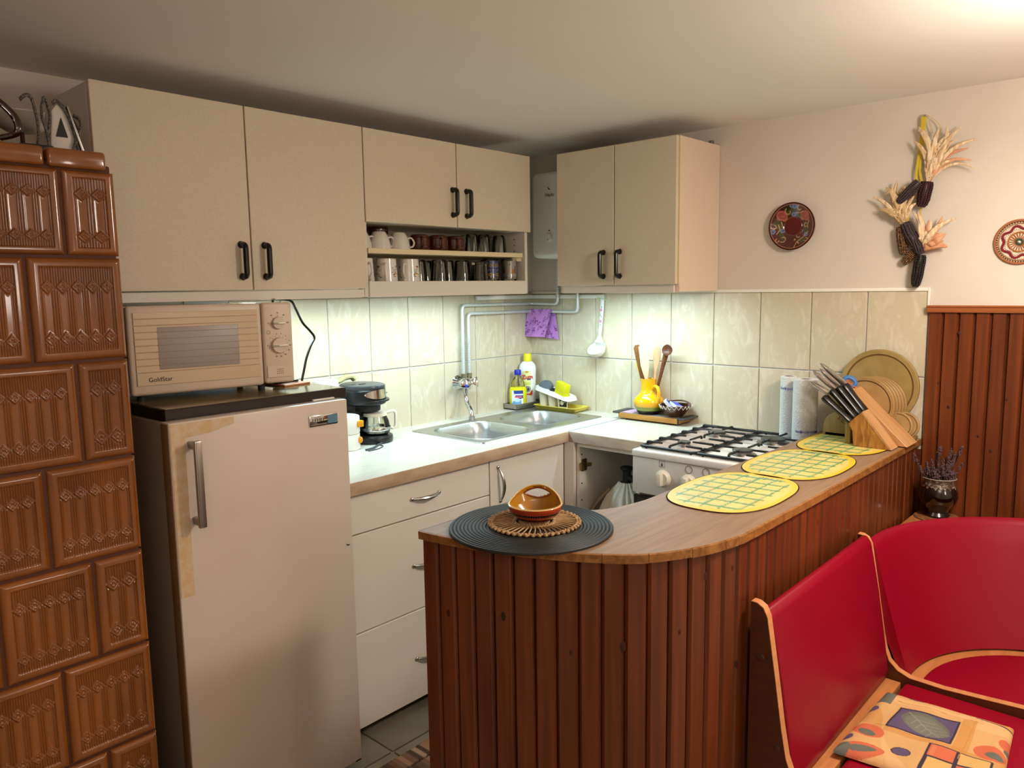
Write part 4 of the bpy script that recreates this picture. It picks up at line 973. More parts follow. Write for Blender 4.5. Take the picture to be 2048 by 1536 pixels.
for yy, hh in ((-.150, .098), (-.205, .080), (-.262, .058)):
    bm = B(); lathe(bm, [(0, 0), (.019, 0), (.026, hh), (.0245, hh), (.0175, .002), (0, .002)], 24, (-.085, yy, yz)); part('cup', bm, M_ivory, ca)
bm = B(); t = bmesh.new()
P = rrect(-.125, -.320, -.035, -.118, .028, 5); es = []; slope = lambda y_: yz+.106-(-.118-y_)*.235
vs = [t.verts.new((p[0], p[1], slope(p[1]))) for p in P]; es += [t.edges.new((vs[i], vs[(i+1) % len(vs)])) for i in range(len(vs))]
for yy in (-.152, -.208, -.272):
    hs = [t.verts.new((-.080+.026*math.cos(R(a_)), yy+.022*math.sin(R(a_)), slope(yy+.022*math.sin(R(a_))))) for a_ in range(0, 360, 18)]
    es += [t.edges.new((hs[i], hs[(i+1) % len(hs)])) for i in range(len(hs))]
bmesh.ops.triangle_fill(t, use_beauty=True, use_dissolve=False, edges=es)
lo_ = [t.verts.new((v.co.x+(-.004 if v.co.x < -.08 else .004), v.co.y+(-.004 if v.co.y < -.2 else .004), v.co.z-.016)) for v in vs]
for i in range(len(vs)): t.faces.new((vs[i], vs[(i+1) % len(vs)], lo_[(i+1) % len(vs)], lo_[i]))
merge(bm, t); tpz = part('sloping_top', bm, M_plastic, ca)
bm = bx((-.1125, -.312, yz+.004), (-.108, -.262, yz+.052), .001); lbx = part('paper_label', bm, mat('cream_label', '#d8ccae', rough=.6), ca)
bm = bx((-.1135, -.311, yz+.016), (-.1122, -.268, yz+.051)); part('label_print', bm, M_blackm, lbx)
bm = B(); sphere(bm, (-.1135, -.282, yz+.034), .011, 12, (.08, 1, 1)); box(bm, (-.1142, -.306, yz+.036), (-.1132, -.292, yz+.038)); box(bm, (-.1142, -.306, yz+.042), (-.1132, -.295, yz+.044)); part('label_print', bm, MATS['cream_label'], lbx)
M_wool = mat('steel_wool', '#6f7883', rough=.5, metal=.4, bump=.8, bscale=260)
sw = thing('scouring_pad', 'grey steel wool scourer bulging from the caddy top', 'scourer', (-.08, -.152, yz+.09))
bm = B(); sphere(bm, (-.08, -.160, yz+.100), .038, 28, (.75, 1.05, .78))
for v in bm.verts: v.co += Vector((random.uniform(-1, 1), random.uniform(-1, 1), random.uniform(-1, 1)))*.0016
part('wool', bm, M_wool, sw)
br = thing('dish_brush', 'black dish brush standing in the caddy behind the sponge', 'brush', (-.08, -.21, yz+.05))
bm = B(); sphere(bm, (-.08, -.212, yz+.082), .022, 16, (1, 1, .6)); cyl(bm, (-.08, -.212, yz+.02), (-.08, -.216, yz+.085), .008); tube(bm, smoothpts([(-.075, -.228, yz+.085), (-.07, -.232, yz+.108), (-.07, -.243, yz+.112), (-.07, -.25, yz+.10)], 5), .003, 8); part('brush', bm, M_blackm, br)
sp = thing('sponge', 'bright yellow sponge propped on the caddy', 'sponge', (-.09, -.27, yz+.07))
bm = bx((-.018, -.036, -.030), (.018, .036, .030), .004); bm.transform(Matrix.Translation((-.095, -.272, yz+.098)) @ Matrix.Rotation(R(14), 4, 'X') @ Matrix.Rotation(R(-14), 4, 'Z')); part('sponge', bm, mat('yellow_sponge', '#dcd91c', rough=.9, bump=.5, bscale=500), sp)
ds = thing('scouring_pad', 'small dark scourer tucked in the corner behind the bottles', 'scourer', (-.03, -.10, WZ+.02)); bm = bx((-.05, -.118, WZ+.0285), (-.012, -.090, WZ+.055), .006); part('pad', bm, mat('dark_scourer', '#333a42', rough=.9, bump=.6, bscale=300), ds)
# purple cloth over the lower pipe
U, V = np.meshgrid(np.linspace(0, 1, 110), np.linspace(0, 1, 170))
def swirl(U, V):
    S = []; rs = random.Random(4)
    for i in range(44):
        u0, v0 = rs.random(), rs.random(); a0 = rs.random()*6.28; pts = []
        for j in range(16):
            t = j/15; r_ = .07*(1-.55*t); a_ = a0+t*4.6; pts.append((u0+r_*math.cos(a_), v0+r_*.62*math.sin(a_)))
        S.append(('l', pts, .0055, '#6a3484'))
        S.append(('l', [(u0-.06, v0-.05), (u0, v0+.01), (u0+.07, v0+.015)], .0055, '#6a3484'))
    return paint(U, V, '#c486d4', S)
cl = thing('cleaning_cloth', 'purple swirl patterned cloth draped over the lower water pipe', 'cloth', (-.04, -.10, 1.33))
s_ = (V-.5)*.285
fr_ = np.where(np.abs(s_) < .012, s_, np.sign(s_)*.012)
out = np.where(s_ < 0, -(.0125+np.abs(s_)*.10+.05*U*(np.abs(s_)/.14)*0), .0085+np.abs(s_)*.02)
hang = 1.337-np.clip(np.abs(s_)-.008, 0, None)-np.where(s_ < 0, .0, .012*U)
X_ = -.030+out+.003*np.sin(U*9)*np.abs(s_)/.14*(s_ < 0)
Y_ = -.022-.145*U+np.where(s_ < 0, .035*np.abs(s_)/.14, -.022*np.abs(s_)/.14)
oc = grid('cloth', X_, Y_, hang, amat('purple_cloth', rough=.85, bump=.25, bscale=400), cl, swirl(U, V))
md = oc.modifiers.new('thick', 'SOLIDIFY'); md.thickness = .0022; md.offset = 0
# ladle
ld = thing('ladle', 'white ladle with painted flowers hanging on the tiles', 'ladle', (-.03, -.44, 1.25))
bm = B(); tube(bm, smoothpts([(-.018, -.447, 1.400), (-.019, -.445, 1.34), (-.020, -.437, 1.25), (-.022, -.434, 1.21), (-.026, -.433, 1.185)], 6), [.0105]*7+[.0095]*6+[.0085]*4+[.010, .012]+[.015, .018, .021, .023, .024, .024], 10, flat=.42); hd = part('handle', bm, M_plastic, ld)
bm = B(); lathe(bm, [(0, -.030), (.020, -.026), (.036, -.014), (.046, .006), (.048, .016), (.0465, .016), (.043, .006), (.033, -.011), (.018, -.0225), (0, -.026)], 32)
bm.transform(Matrix.Translation((-.036, -.432, 1.150)) @ Matrix.Rotation(R(-38), 4, 'Y') @ Matrix.Diagonal((.92, .92, .95, 1)))
for v in bm.verts: v.co.z = 1.153+(v.co.z-1.153)*1.0
bw_ = part('bowl', bm, M_plastic, ld)
bm = B(); 
for zz, yy, r_ in ((1.335, -.444, .007), (1.284, -.441, .007)):
    bm = B(); sphere(bm, (-.0245, yy, zz), r_, 10, (.15, 1, 1)); part('painted_flower', bm, mat('pink_paint', '#d08fbd', rough=.4), hd)
bm = B()
for zz, yy in ((1.348, -.447), (1.313, -.440), (1.305, -.445), (1.268, -.440)):
    bm = B(); sphere(bm, (-.0245, yy, zz), .004, 8, (.15, .7, 1.3)); part('painted_leaf', bm, mat('blue_green_paint', '#8fa8c0', rough=.4), hd)
bm = B(); tube(bm, smoothpts([(-.012, -.400, 1.392), (-.028, -.44, 1.388), (-.026, -.462, 1.383), (-.020, -.490, 1.374)], 5), .0022, 6); part('green_tie', bm, mat('pale_green_tie', '#b9d6a8', rough=.5), ld)
# ------------------------------------------------------------------ jug corner by the cooker
jt = thing('wooden_tray', 'small wooden tray with dark handles beside the cooker', 'tray', (-.065, -.755, WZ))
M_trw = mat('tray_wood', '#b7853f', rough=.4, col2='#a37230', scale=(60, 6, 60))
bm = bx((-.122, -.905, WZ+.008), (-.008, -.606, WZ+.030), .002); part('body', bm, M_trw, jt)
bm = bx((-.1185, -.900, WZ+.028), (-.012, -.612, WZ+.0315), .001); part('tray_floor', bm, mat('grey_tray_top', '#7a7268', rough=.4), jt)
for yy0, yy1 in ((-.935, -.898), (-.613, -.576)): part('end_handle', bx((-.123, yy0, WZ+.026), (-.006, yy1, WZ+.034), .002), mat('grey_dark_handle', '#3d3b3a', rough=.5), jt)
part('corner_strip', bx((-.1235, -.9065, WZ+.007), (-.1195, -.9015, WZ+.030)), M_blackm, jt)
for yy in (-.64, -.87):
    for xx in (-.105, -.025):
        bm = B(); cyl(bm, (xx, yy, WZ), (xx, yy, WZ+.009), .006, 10); part('foot', bm, M_blackm, jt)
pp = thing('paper_card', 'pink printed card lying on the wooden tray', 'card', (-.06, -.635, WZ+.032)); part('card', bx((-.112, -.672, WZ+.0315), (-.025, -.617, WZ+.0325)), mat('pink_card', '#cfaed0', rough=.6, col2='#b890b8', scale=(60, 60, 60)), pp)
jz = WZ+.0327; jc = (-.070, -.730, jz); JS = Vector((-.004, -.024, 0))
yj = thing('yellow_jug', 'yellow ceramic jug with a green and black foot holding wooden spoons', 'jug', jc)
bm = B(); lathe(bm, [(.060, .032), (.066, .045), (.066, .055), (.058, .070), (.044, .082), (.036, .092), (.034, .105), (.034, .140), (.0365, .152), (.034, .152), (.031, .140), (.031, .105), (.040, .075), (.05, .05)], 44, jc); part('body', bm, M_yel, yj)
bm = B(); lathe(bm, [(.0555, .016), (.0605, .032), (.055, .033)], 44, jc); part('green_band', bm, mat('olive_glaze', '#7d8a35', rough=.25, coat=.4), yj)
bm = B(); lathe(bm, [(0, 0), (.044, 0), (.0555, .016), (.05, .017), (0, .01)], 44, jc); part('black_foot', bm, M_black, yj)
ah = R(-63); hx_, hy_ = math.cos(ah), math.sin(ah)
ah = R(-112); hx_, hy_ = math.cos(ah), math.sin(ah)
bm = B(); tube(bm, smoothpts([Vector(jc)+Vector((hx_*r_, hy_*r_, z_)) for r_, z_ in ((.033, .112), (.046, .122), (.062, .118), (.071, .098), (.070, .072), (.064, .052))], 6), .0085, 12, flat=.75); part('handle', bm, M_yel, yj)
def stick(base, tip, prof, n=10, flat=.35, ref=None):
    """prof: list of (t, halfwidth)"""
    b_ = Vector(base); t_ = Vector(tip); pts = [b_+(t_-b_)*t for t, _ in prof]; bm = B(); tube(bm, pts, [w for _, w in prof], n, flat=flat); return bm
def blade(base, tip, prof, th, face):
    """flat blade: width in direction perpendicular to axis and face"""
    b_ = Vector(base); ax = (Vector(tip)-b_); L_ = ax.length; ax.normalize(); f = Vector(face); f = (f-ax*f.dot(ax)).normalized(); s = ax.cross(f)
    pts = [(t*L_, w) for t, w in prof]; poly = [(w, h) for h, w in pts]+[(-w, h) for h, w in pts[::-1] if abs(w) > 1e-6]
    m = Matrix((s, ax, f)).transposed().to_4x4(); m.translation = b_; bm = B(); prism(bm, poly, 'z', -th/2, th/2, th*.25, 1); bm.transform(m); return bm
CAMD = (-.84, -.54, 0)
top = jz+.147; bx0 = -.066
sp1 = thing('wooden_spatula', 'pale flat wooden spatula standing in the yellow jug', 'spatula', (bx0, -.71, jz+.01)); part('blade', blade((-0.0790, -0.7400, jz+.02), (-0.0940, -0.7140, jz+.293), [(0, .007), (.48, .007), (.70, .019), (.99, .0195), (1, .0185)], .006, CAMD), mat('pale_spatula_wood', '#d9c3a6', rough=.6, col2='#cdb593', scale=(90, 90, 5)), sp1)
sp2 = thing('wooden_spatula', 'dark brown wooden spatula behind the pale one in the jug', 'spatula', (bx0, -.70, jz+.01)); part('blade', blade((-0.0680, -0.7300, jz+.02), (-0.0755, -0.6700, jz+.295), [(0, .009), (.4, .012), (.8, .0155), (.96, .016), (1, .008)], .007, CAMD), mat('mid_brown_wood', '#84572c', rough=.5, col2='#74491f', scale=(70, 70, 5)), sp2)
sp3 = thing('wooden_spoon', 'pale wooden spoon between spatula and dark ladle in the jug', 'spoon', (bx0, -.71, jz+.01)); part('spoon', blade((-0.0590, -0.7400, jz+.02), (-0.0490, -0.7590, jz+.290), [(0, .005), (.62, .006), (.75, .013), (.9, .017), (.98, .011), (1, .004)], .007, CAMD), mat('light_spoon_wood', '#cba982', rough=.55), sp3)
sp4 = thing('wooden_ladle', 'dark walnut round spoon leaning out of the yellow jug', 'spoon', (bx0, -.72, jz+.01))
M_wal = mat('walnut_spoon', '#6b3d20', rough=.4, col2='#4c2813', scale=(40, 40, 160))
part('stem', stick((-0.0660, -0.7460, jz+.02), (-0.0540, -0.8020, jz+.255), [(0, .006), (.5, .0065), (.8, .009), (1, .012)], flat=.7), M_wal, sp4)
bm = B(); lathe(bm, [(0, -.012), (.012, -.009), (.0225, .002), (.0245, .008), (.022, .009), (.012, .001), (0, -.002)], 28); bm.transform(Matrix.Translation((-0.0560, -0.8140, jz+.276)) @ Matrix.Rotation(R(14), 4, 'X') @ Matrix.Rotation(R(-78), 4, 'Y') @ Matrix.Rotation(R(0), 4, 'Z')); part('bowl', bm, M_wal, sp4)
sp5 = thing('slotted_spoon', 'yellow plastic ladle head showing behind the jug neck', 'spoon', (bx0, -.69, jz+.01)); M_yp = mat('yellow_plastic', '#e8d313', rough=.3)
part('head', blade((-0.0590, -0.7140, jz+.05), (-0.0520, -0.6790, jz+.240), [(0, .005), (.55, .006), (.66, .02), (.85, .026), (.97, .017), (1, .006)], .012, CAMD), M_yp, sp5)
bc = (-.0725, -.864, WZ+.0318)
bw = thing('brown_bowl', 'brown glazed bowl with white zigzag trim and a basket handle', 'bowl', bc)
M_bwl = mat('brown_bowl_glaze', '#45261a', rough=.15, coat=.5)
bm = B(); lathe(bm, [(0, 0), (.030, 0), (.034, .006), (.052, .028), (.068, .048), (.066, .050), (.050, .031), (.032, .009), (0, .006)], 40, bc)
part('bowl', bm, M_bwl, bw)
bm = B(); nz_ = 22
tube(bm, [(bc[0]+(.064 if i % 2 else .0695)*math.cos(2*math.pi*i/(2*nz_)), bc[1]+(.064 if i % 2 else .0695)*math.sin(2*math.pi*i/(2*nz_)), bc[2]+(.036 if i % 2 else .050)) for i in range(2*nz_)], .0016, 5, True); part('zigzag_trim', bm, M_porc, bw)
bm = B(); tube(bm, smoothpts([(bc[0]+.0, bc[1]+.066, bc[2]+.048), (bc[0]+.03, bc[1]+.045, bc[2]+.058), (bc[0]+.052, bc[1], bc[2]+.062), (bc[0]+.03, bc[1]-.045, bc[2]+.058), (bc[0], bc[1]-.066, bc[2]+.048)], 6), .006, 10, flat=.5); part('handle', bm, M_bwl, bw)
M_mb = mat('match_blue', '#3b55c9', rough=.45); M_mw = mat('match_paper', '#d9dbe6', rough=.6)
for i, (lb_, loc, rx_, ry_, rz_) in enumerate((('blue matchbox standing tilted in the brown bowl', (-.095, -.838, bc[2]+.056), 50, 0, 30), ('blue matchbox lying flat in the brown bowl', (-.088, -.874, bc[2]+.050), 12, -14, 62))):
    m_ = Matrix.Translation(loc) @ Matrix.Rotation(R(rz_), 4, 'Z') @ Matrix.Rotation(R(ry_), 4, 'Y') @ Matrix.Rotation(R(rx_), 4, 'X')
    mx = thing('matchbox', lb_, 'matchbox', loc)
    s_ = part('sleeve', bx((-.026, -.017, -.007), (.026, .017, .007), .0008, 1, m_), M_mw, mx)
    part('cover_print', bx((-.0235, -.0148, .0066), (.0235, .0148, .0074), 0, 1, m_), M_mb, mx)
    bm = B(); tube(bm, [m_ @ Vector((.009*math.cos(R(a_)), .009*math.sin(R(a_)), .0076)) for a_ in range(0, 360, 24)], .0008, 4, True); part('cover_emblem', bm, mat('emblem_blue', '#20308f', rough=.5), mx)
# ------------------------------------------------------------------ bar counter
BZ = .900
bar = thing('bar_counter', 'curved breakfast bar clad in dark stained pine staves with an oak top', 'bar', (-1.0, -1.65, 0))
outer = smoothpts([(-1.370, -1.787, 0), (-1.490, -1.758, 0), (-1.601, -1.698, 0), (-1.668, -1.620, 0), (-1.720, -1.526, 0), (-1.760, -1.423, 0), (-1.790, -1.309, 0), (-1.803, -1.219, 0)], 6)
outer = [Vector((-.006, -1.790, 0)), Vector((-.4, -1.790, 0)), Vector((-.9, -1.790, 0))]+outer
inner = smoothpts([(-1.500, -1.219, 0), (-1.480, -1.32, 0), (-1.440, -1.410, 0), (-1.375, -1.456, 0), (-1.270, -1.476, 0)], 6)+[Vector((-.006, -1.476, 0))]
P = [(p.x, p.y) for p in outer+inner]
bm = B(); prism(bm, P, 'z', BZ-.017, BZ); part('top', bm, M_bartop, bar, 40)
def offs(path, d):
    out = []
    for i, p in enumerate(path):
        a = path[max(i-1, 0)]; b = path[min(i+1, len(path)-1)]; t = (b-a).normalized(); out.append(p+Vector((-t.y, t.x, 0))*d)
    return out
def ribbon(path, z0, z1, th):
    bm = B(); t = bmesh.new(); o2 = offs(path, -th); rows = []
    for p, q in zip(path, o2): rows.append([t.verts.new((p.x, p.y, z0)), t.verts.new((p.x, p.y, z1)), t.verts.new((q.x, q.y, z1)), t.verts.new((q.x, q.y, z0))])
    for a, b in zip(rows[:-1], rows[1:]):
        for k in range(4): t.faces.new((a[k], a[(k+1) % 4], b[(k+1) % 4], b[k]))
    t.faces.new(rows[0]); t.faces.new(rows[-1][::-1]); merge(bm, t); return bm
# resample the outer path by arc length
def resample(path, step):
    L_ = [0]
    for a, b in zip(path[:-1], path[1:]): L_.append(L_[-1]+(b-a).length)
    out = []; n = int(L_[-1]/step)
    for i in range(n+1):
        s = L_[-1]*i/n; k = max(j for j in range(len(L_)) if L_[j] <= s+1e-9); k = min(k, len(path)-2)
        t = (s-L_[k])/max(L_[k+1]-L_[k], 1e-9); out.append(path[k].lerp(path[k+1], t))
    return out, L_[-1]
# direction of travel: from the wall towards -x, outside of the bar lies to the left of travel => offset negative is outside? keep explicit
fine, LT = resample(outer, .0047)
nf = len(fine)
def outward(i):
    a = fine[max(i-1, 0)]; b = fine[min(i+1, nf-1)]; t = (b-a).normalized(); return Vector((t.y*-1, t.x, 0)) if False else Vector((-t.y, t.x, 0))
# edge tape in pieces with small seams
cuts = [0, .27, .405, .615, .645, .665, .71, .755, .80, .86, 1.0]
for a, b in zip(cuts[:-1], cuts[1:]):
    i0, i1 = int(a*(nf-1)), int(b*(nf-1)); seg = fine[i0:i1+1]
    if len(seg) < 2: continue
    seg = [p.copy() for p in seg]
    if a > 0: seg[0] = seg[0].lerp(seg[1], .25)
    rows = []; t = bmesh.new(); j_ = random.uniform(-.0012, .0012)
    for k, p in enumerate(seg):
        o_ = outward(min(i0+k, nf-1)); q = p+o_*.006
        rows.append([t.verts.new((p.x, p.y, BZ-.019+j_)), t.verts.new((p.x, p.y, BZ+.0004)), t.verts.new((q.x, q.y, BZ-.0008)), t.verts.new((q.x-o_.x*.0005, q.y, BZ-.019+j_))])
    for A_, B_ in zip(rows[:-1], rows[1:]):
        for k in range(4): t.faces.new((A_[k], A_[(k+1) % 4], B_[(k+1) % 4], B_[k]))
    t.faces.new(rows[0]); t.faces.new(rows[-1][::-1]); bm = B(); merge(bm, t)
    part('edge_tape', bm, M_baredge, bar, 40)
part('end_edge', bx((-1.803, -1.222, BZ-.019), (-1.50, -1.2155, BZ), .001), M_baredge, bar)
# staves
ins = []
for i, p in enumerate(fine): ins.append(p-outward(i)*.010)
SW = .0468; pr = []
st, LS = resample(ins, SW); nS = len(st)-1; stv = None
for i in range(nS):
    a, b = st[i], st[i+1]; c = (a+b)/2; t = (b-a); wd = t.length; t.normalize(); no = Vector((-t.y, t.x, 0))
    if stv is None:
        bm = B(); h = SW/2
        prism(bm, [(-h+.0012, -.012), (-h+.0012, .000), (-h+.0065, .007), (h-.0065, .007), (h-.0012, .000), (h-.0012, -.012)], 'z', 0, BZ-.0175)
        stv = obj('stave', bm, M_pine, None); o_ = stv
    else: o_ = copyobj(stv)
    o_.parent = bar; o_.location = W[bar.name].inverted() @ Vector((c.x, c.y, 0)); o_.rotation_euler = (0, 0, math.atan2(t.y, t.x)); o_.scale = (wd/SW, 1, 1)
core = [Vector(p)-outward(i)*.017 for i, p in enumerate(fine)][::4]
core2 = [Vector(p) for p in offs(inner, 0)]
P = [(min(p.x, -.012), p.y) for p in core]+[(p.x+(.0 if p.x < -.1 else -.006), p.y-.012) for p in core2]
bm = B(); prism(bm, P, 'z', 0, BZ-.017); part('core', bm, mat('bar_core', '#3d160a', rough=.7), bar)
bm = B()
for s_, z_, r_ in ((.30, .70, .006), (.345, .79, .004), (.39, .77, .003), (.43, .82, .005), (.50, .80, .003), (.54, .66, .007), (.57, .83, .0035), (.60, .74, .004), (.64, .60, .006), (.65, .83, .0055), (.69, .83, .006),
                   (.72, .72, .004), (.78, .70, .008), (.83, .68, .005), (.90, .74, .0075), (.965, .72, .006), (.35, .66, .004), (.41, .69, .005), (.46, .74, .003)):
    i = int(s_*(nf-1)); p = ins[i]+outward(i)*.0066; o_ = outward(i)
    t = bmesh.new(); bmesh.ops.create_uvsphere(t, u_segments=8, v_segments=6, radius=1)
    m_ = Matrix((Vector((-o_.y, o_.x, 0)), o_, Vector((0, 0, 1)))).transposed().to_4x4(); 
    for v in t.verts: v.co = Vector((v.co.x*r_*.8, v.co.y*.0008, v.co.z*r_*1.5))
    t.transform(Matrix.Translation((p.x, p.y, z_)) @ m_); merge(bm, t)
part('wood_knots', bm, M_knot, bar)['kind'] = 'stuff'
# ------------------------------------------------------------------ place mats
def selpolar(name, a, b, n, colf, m, parent, z, th, nr=46, na=150):
    T_, R_ = np.meshgrid(np.linspace(0, 2*np.pi, na, endpoint=False), np.concatenate([np.linspace(0.002, 1, nr), [1.0, .985, .002]]))
    c_, s_ = np.cos(T_), np.sin(T_); k = (np.abs(c_)**n+np.abs(s_)**n)**(-1/n)
    X_ = a*R_*k*c_; Y_ = b*R_*k*s_; Z_ = np.zeros_like(X_)+z+th; Z_[-2:] = z
    C = colf(X_/a, Y_/b); 
    return grid(name, X_, Y_, Z_, m, parent, C, closed_u=True, world=False)
def gingham(ph):
    def f(U, V):
        S = [('n', 7, 9, .6, '#e4d184', .5), ('n', 11, 5, 1.0, '#dfb95c', .4)]
        g = '#3f8a4a'
        for k in range(-3, 4):
            S += [('l', [(k*.255+ph+.03, -.70), (k*.255+ph-.03, .80)], .024, g, .8), ('l', [(k*.255+ph+.06, -.70), (k*.255+ph, .80)], .010, '#6d9fae', .5)]
        for k in range(-2, 3):
            S += [('l', [(-.86, k*.33+.05), (.86, k*.33-.02)], .019, g, .75), ('l', [(-.86, k*.33+.09), (.86, k*.33+.02)], .007, '#6d9fae', .5)]
        rs = random.Random(int(ph*1000)+3)
        for i in range(46):
            u, v = rs.uniform(-.8, .8), rs.uniform(-.7, .75); S.append(('e', u, v, rs.uniform(.012, .03), rs.uniform(.01, .022), rs.random()*3, rs.choice(['#5c7f8c', '#6f8e50', '#c98f3f', '#b8904a']), .6))
        for i in range(26): S.append(('e', .78+rs.uniform(-.04, .05), rs.uniform(-.6, .6), .03, .03, rs.random()*3, rs.choice(['#3f7a44', '#4f8a7e']), .7))
        C = paint(U, V, '#e2cc74', S)
        rim = (np.abs(U)**2.6+np.abs(V)**2.6)**(1/2.6); mk = np.clip((rim-.86)/.05, 0, 1)[..., None]
        return C*(1-mk)+hexc('#e2c238')*mk
    return f
M_matp = amat('placemat_print', rough=.32, coat=.15)
for i, (lb_, x_, y_, rz_, ph) in enumerate((('yellow green checked place mat by the curve of the bar', -1.055, -1.612, 2, .0), ('yellow green checked place mat in the middle of the three', -.645, -1.622, 1, .07), ('yellow green checked place mat under the knife block', -.240, -1.628, -1, .03))):
    pmt = thing('place_mat', lb_, 'place mat', (x_, y_, BZ+.0006), R(rz_), 'checked place mats on the bar')
    selpolar('mat', .212, .139, 2.7, gingham(ph), M_matp, pmt, 0, .0022)
    T_ = [R(3*k) for k in range(120)]; pts = []
    for t_ in T_:
        k_ = (abs(math.cos(t_))**2.7+abs(math.sin(t_))**2.7)**(-1/2.7); pts.append((.2125*k_*math.cos(t_), .1395*k_*math.sin(t_), .0008))
    bm = B(); tube(bm, pts, .0006, 5, True); obj('backing_edge', bm, mat('dark_red_backing', '#4a1a1c', rough=.6), pmt, world=False)
bmx, bmy = -1.630, -1.402
bk = thing('round_mat', 'round black ribbed place mat at the curved end of the bar', 'place mat', (bmx, bmy, BZ+.0008))
pr_ = [(0, 0), (.186, 0)]
n_ = 22
for i in range(n_, 0, -1):
    r1 = .186*i/n_; r0 = .186*(i-1)/n_
    pr_ += [(r1, .004), (r1-(r1-r0)*.25, .0062), (r1-(r1-r0)*.75, .0062)]
pr_ += [(0, .004)]
bm = B(); lathe(bm, pr_, 72, (bmx, bmy, BZ+.0008)); part('mat', bm, mat('black_woven_mat', '#1d1b1a', rough=.55), bk, 25)
tv = thing('woven_trivet', 'round brown woven straw trivet on the black mat', 'trivet', (bmx+.018, bmy+.0, BZ+.0072))
tx, ty, tz_ = bmx+.016, bmy+.004, BZ+.0072
M_straw = mat('straw', '#b8946a', rough=.7, col2='#9c774c', scale=(60, 60, 60))
bm = B()
for k in range(44):
    a_ = 2*math.pi*k/44; tube(bm, [(tx+r_*math.cos(a_+da), ty+r_*math.sin(a_+da), tz_+z_) for r_, da, z_ in ((.045, 0, .004), (.07, .03, .006), (.096, 0, .004))], .0019, 5)
part('spokes', bm, M_straw, tv)['kind'] = 'stuff'
for rr_, th_ in ((.030, .006), (.046, .005), (.098, .0045)):
    bm = B(); nb = int(rr_*900)
    tube(bm, [(tx+(rr_+.0022*math.sin(nb*2*math.pi*k/160))*math.cos(2*math.pi*k/160), ty+(rr_+.0022*math.sin(nb*2*math.pi*k/160))*math.sin(2*math.pi*k/160), tz_+.004+.0014*math.cos(nb*2*math.pi*k/160)) for k in range(160)], th_*.72, 6, True)
    part('ring', bm, M_straw, tv)
bm = B()
for k in range(46):
    a_ = 2*math.pi*k/46; sphere(bm, (tx+.104*math.cos(a_), ty+.104*math.sin(a_), tz_+.004), .0045, 8, (1, 1, .8))
part('loops', bm, M_straw, tv)['kind'] = 'stuff'
bm = B(); lathe(bm, [(0, .003), (.03, .003), (.03, .006), (0, .006)], 24, (tx, ty, tz_)); part('centre', bm, M_straw, tv)
# handled bowl: half raised rim with an eye shaped opening
bcx, bcy, bcz = tx+.004, ty-.0, tz_+.0092
hb = thing('handled_bowl', 'orange striped ceramic bowl with a raised pierced rim on the trivet', 'bowl', (bcx, bcy, bcz))
na, nr = 96, 30; TH, T = np.meshgrid(np.linspace(0, 2*np.pi, na, endpoint=False), np.linspace(0, 1, nr))
fd = math.atan2(.54, .84)     # raised part away from the viewer side
rimz = .036+.031*np.clip(np.cos(TH-fd), 0, 1)**1.3
rad = np.interp(T, [0, .12, .5, .85, 1], [.034, .041, .055, .062, .0625])
asq = 1-.10*np.abs(np.sin(TH-fd-math.pi/2))*0
rad = rad*(1-.10*np.clip(np.cos(TH-fd), 0, 1)*T)
zz = T**1.15*rimz
X_, Y_ = bcx+rad*np.cos(TH), bcy+rad*np.sin(TH); Z_ = bcz+zz
zr = zz
C = np.empty(X_.shape+(3,)); C[:] = hexc('#9c3416')
C[(zr > .0055) & (zr < .0085)] = hexc('#2a0f0a'); C[(zr > .0175) & (zr < .0225)] = hexc('#20100c'); C[zr > .0225] = hexc('#a43a18')
# carve the eye by dropping faces
def holegrid(name, X_, Y_, Z_, m, parent, cols, hole):
    nv, nu = X_.shape; idx = np.arange(nv*nu).reshape(nv, nu); idx = np.concatenate([idx, idx[:, :1]], 1)
    q = np.stack([idx[:-1, :-1], idx[:-1, 1:], idx[1:, 1:], idx[1:, :-1]], -1); keep = ~hole
    me = D.meshes.new(name); me.from_pydata(np.stack([X_, Y_, Z_], -1).reshape(-1, 3).tolist(), [], q[keep].tolist()); setcol(me, cols.reshape(-1, 3))
    o_ = link_mesh(name, me, m, parent); me.shade_smooth(); return o_
dth = (TH-fd+np.pi) % (2*np.pi)-np.pi
X_, Y_ = X_, Y_
eye = ((np.abs(dth)/.62)**1.6+(np.abs(zz-.0475)/.0125)**1.3)
hole = (eye[:-1] < 1)
M_bowlp = amat('bowl_glaze', rough=.12, coat=.5)
ri = rad-.0045
Xi, Yi, Zi = bcx+ri*np.cos(TH), bcy+ri*np.sin(TH), bcz+.003+zz*.965
nrow = np.concatenate
Xa = nrow([X_, Xi[::-1]], 0); Ya = nrow([Y_, Yi[::-1]], 0); Za = nrow([Z_, Zi[::-1]], 0)
Ci = np.empty(X_.shape+(3,)); Ci[:] = hexc('#a9741a')
Ci[-1] = hexc('#d8b070'); C[-1] = hexc('#d8b070')
hl = nrow([hole, np.zeros((1, na), bool), hole[::-1]], 0)
bo = holegrid('shell', Xa, Ya, Za, M_bowlp, hb, nrow([C, Ci[::-1]], 0), hl)
bm = B(); lathe(bm, [(0, .001), (.030, 0), (.027, .004), (0, .004)], 36, (bcx, bcy, bcz)); part('foot', bm, mat('bowl_inside', '#a06a18', rough=.15, coat=.5), hb)
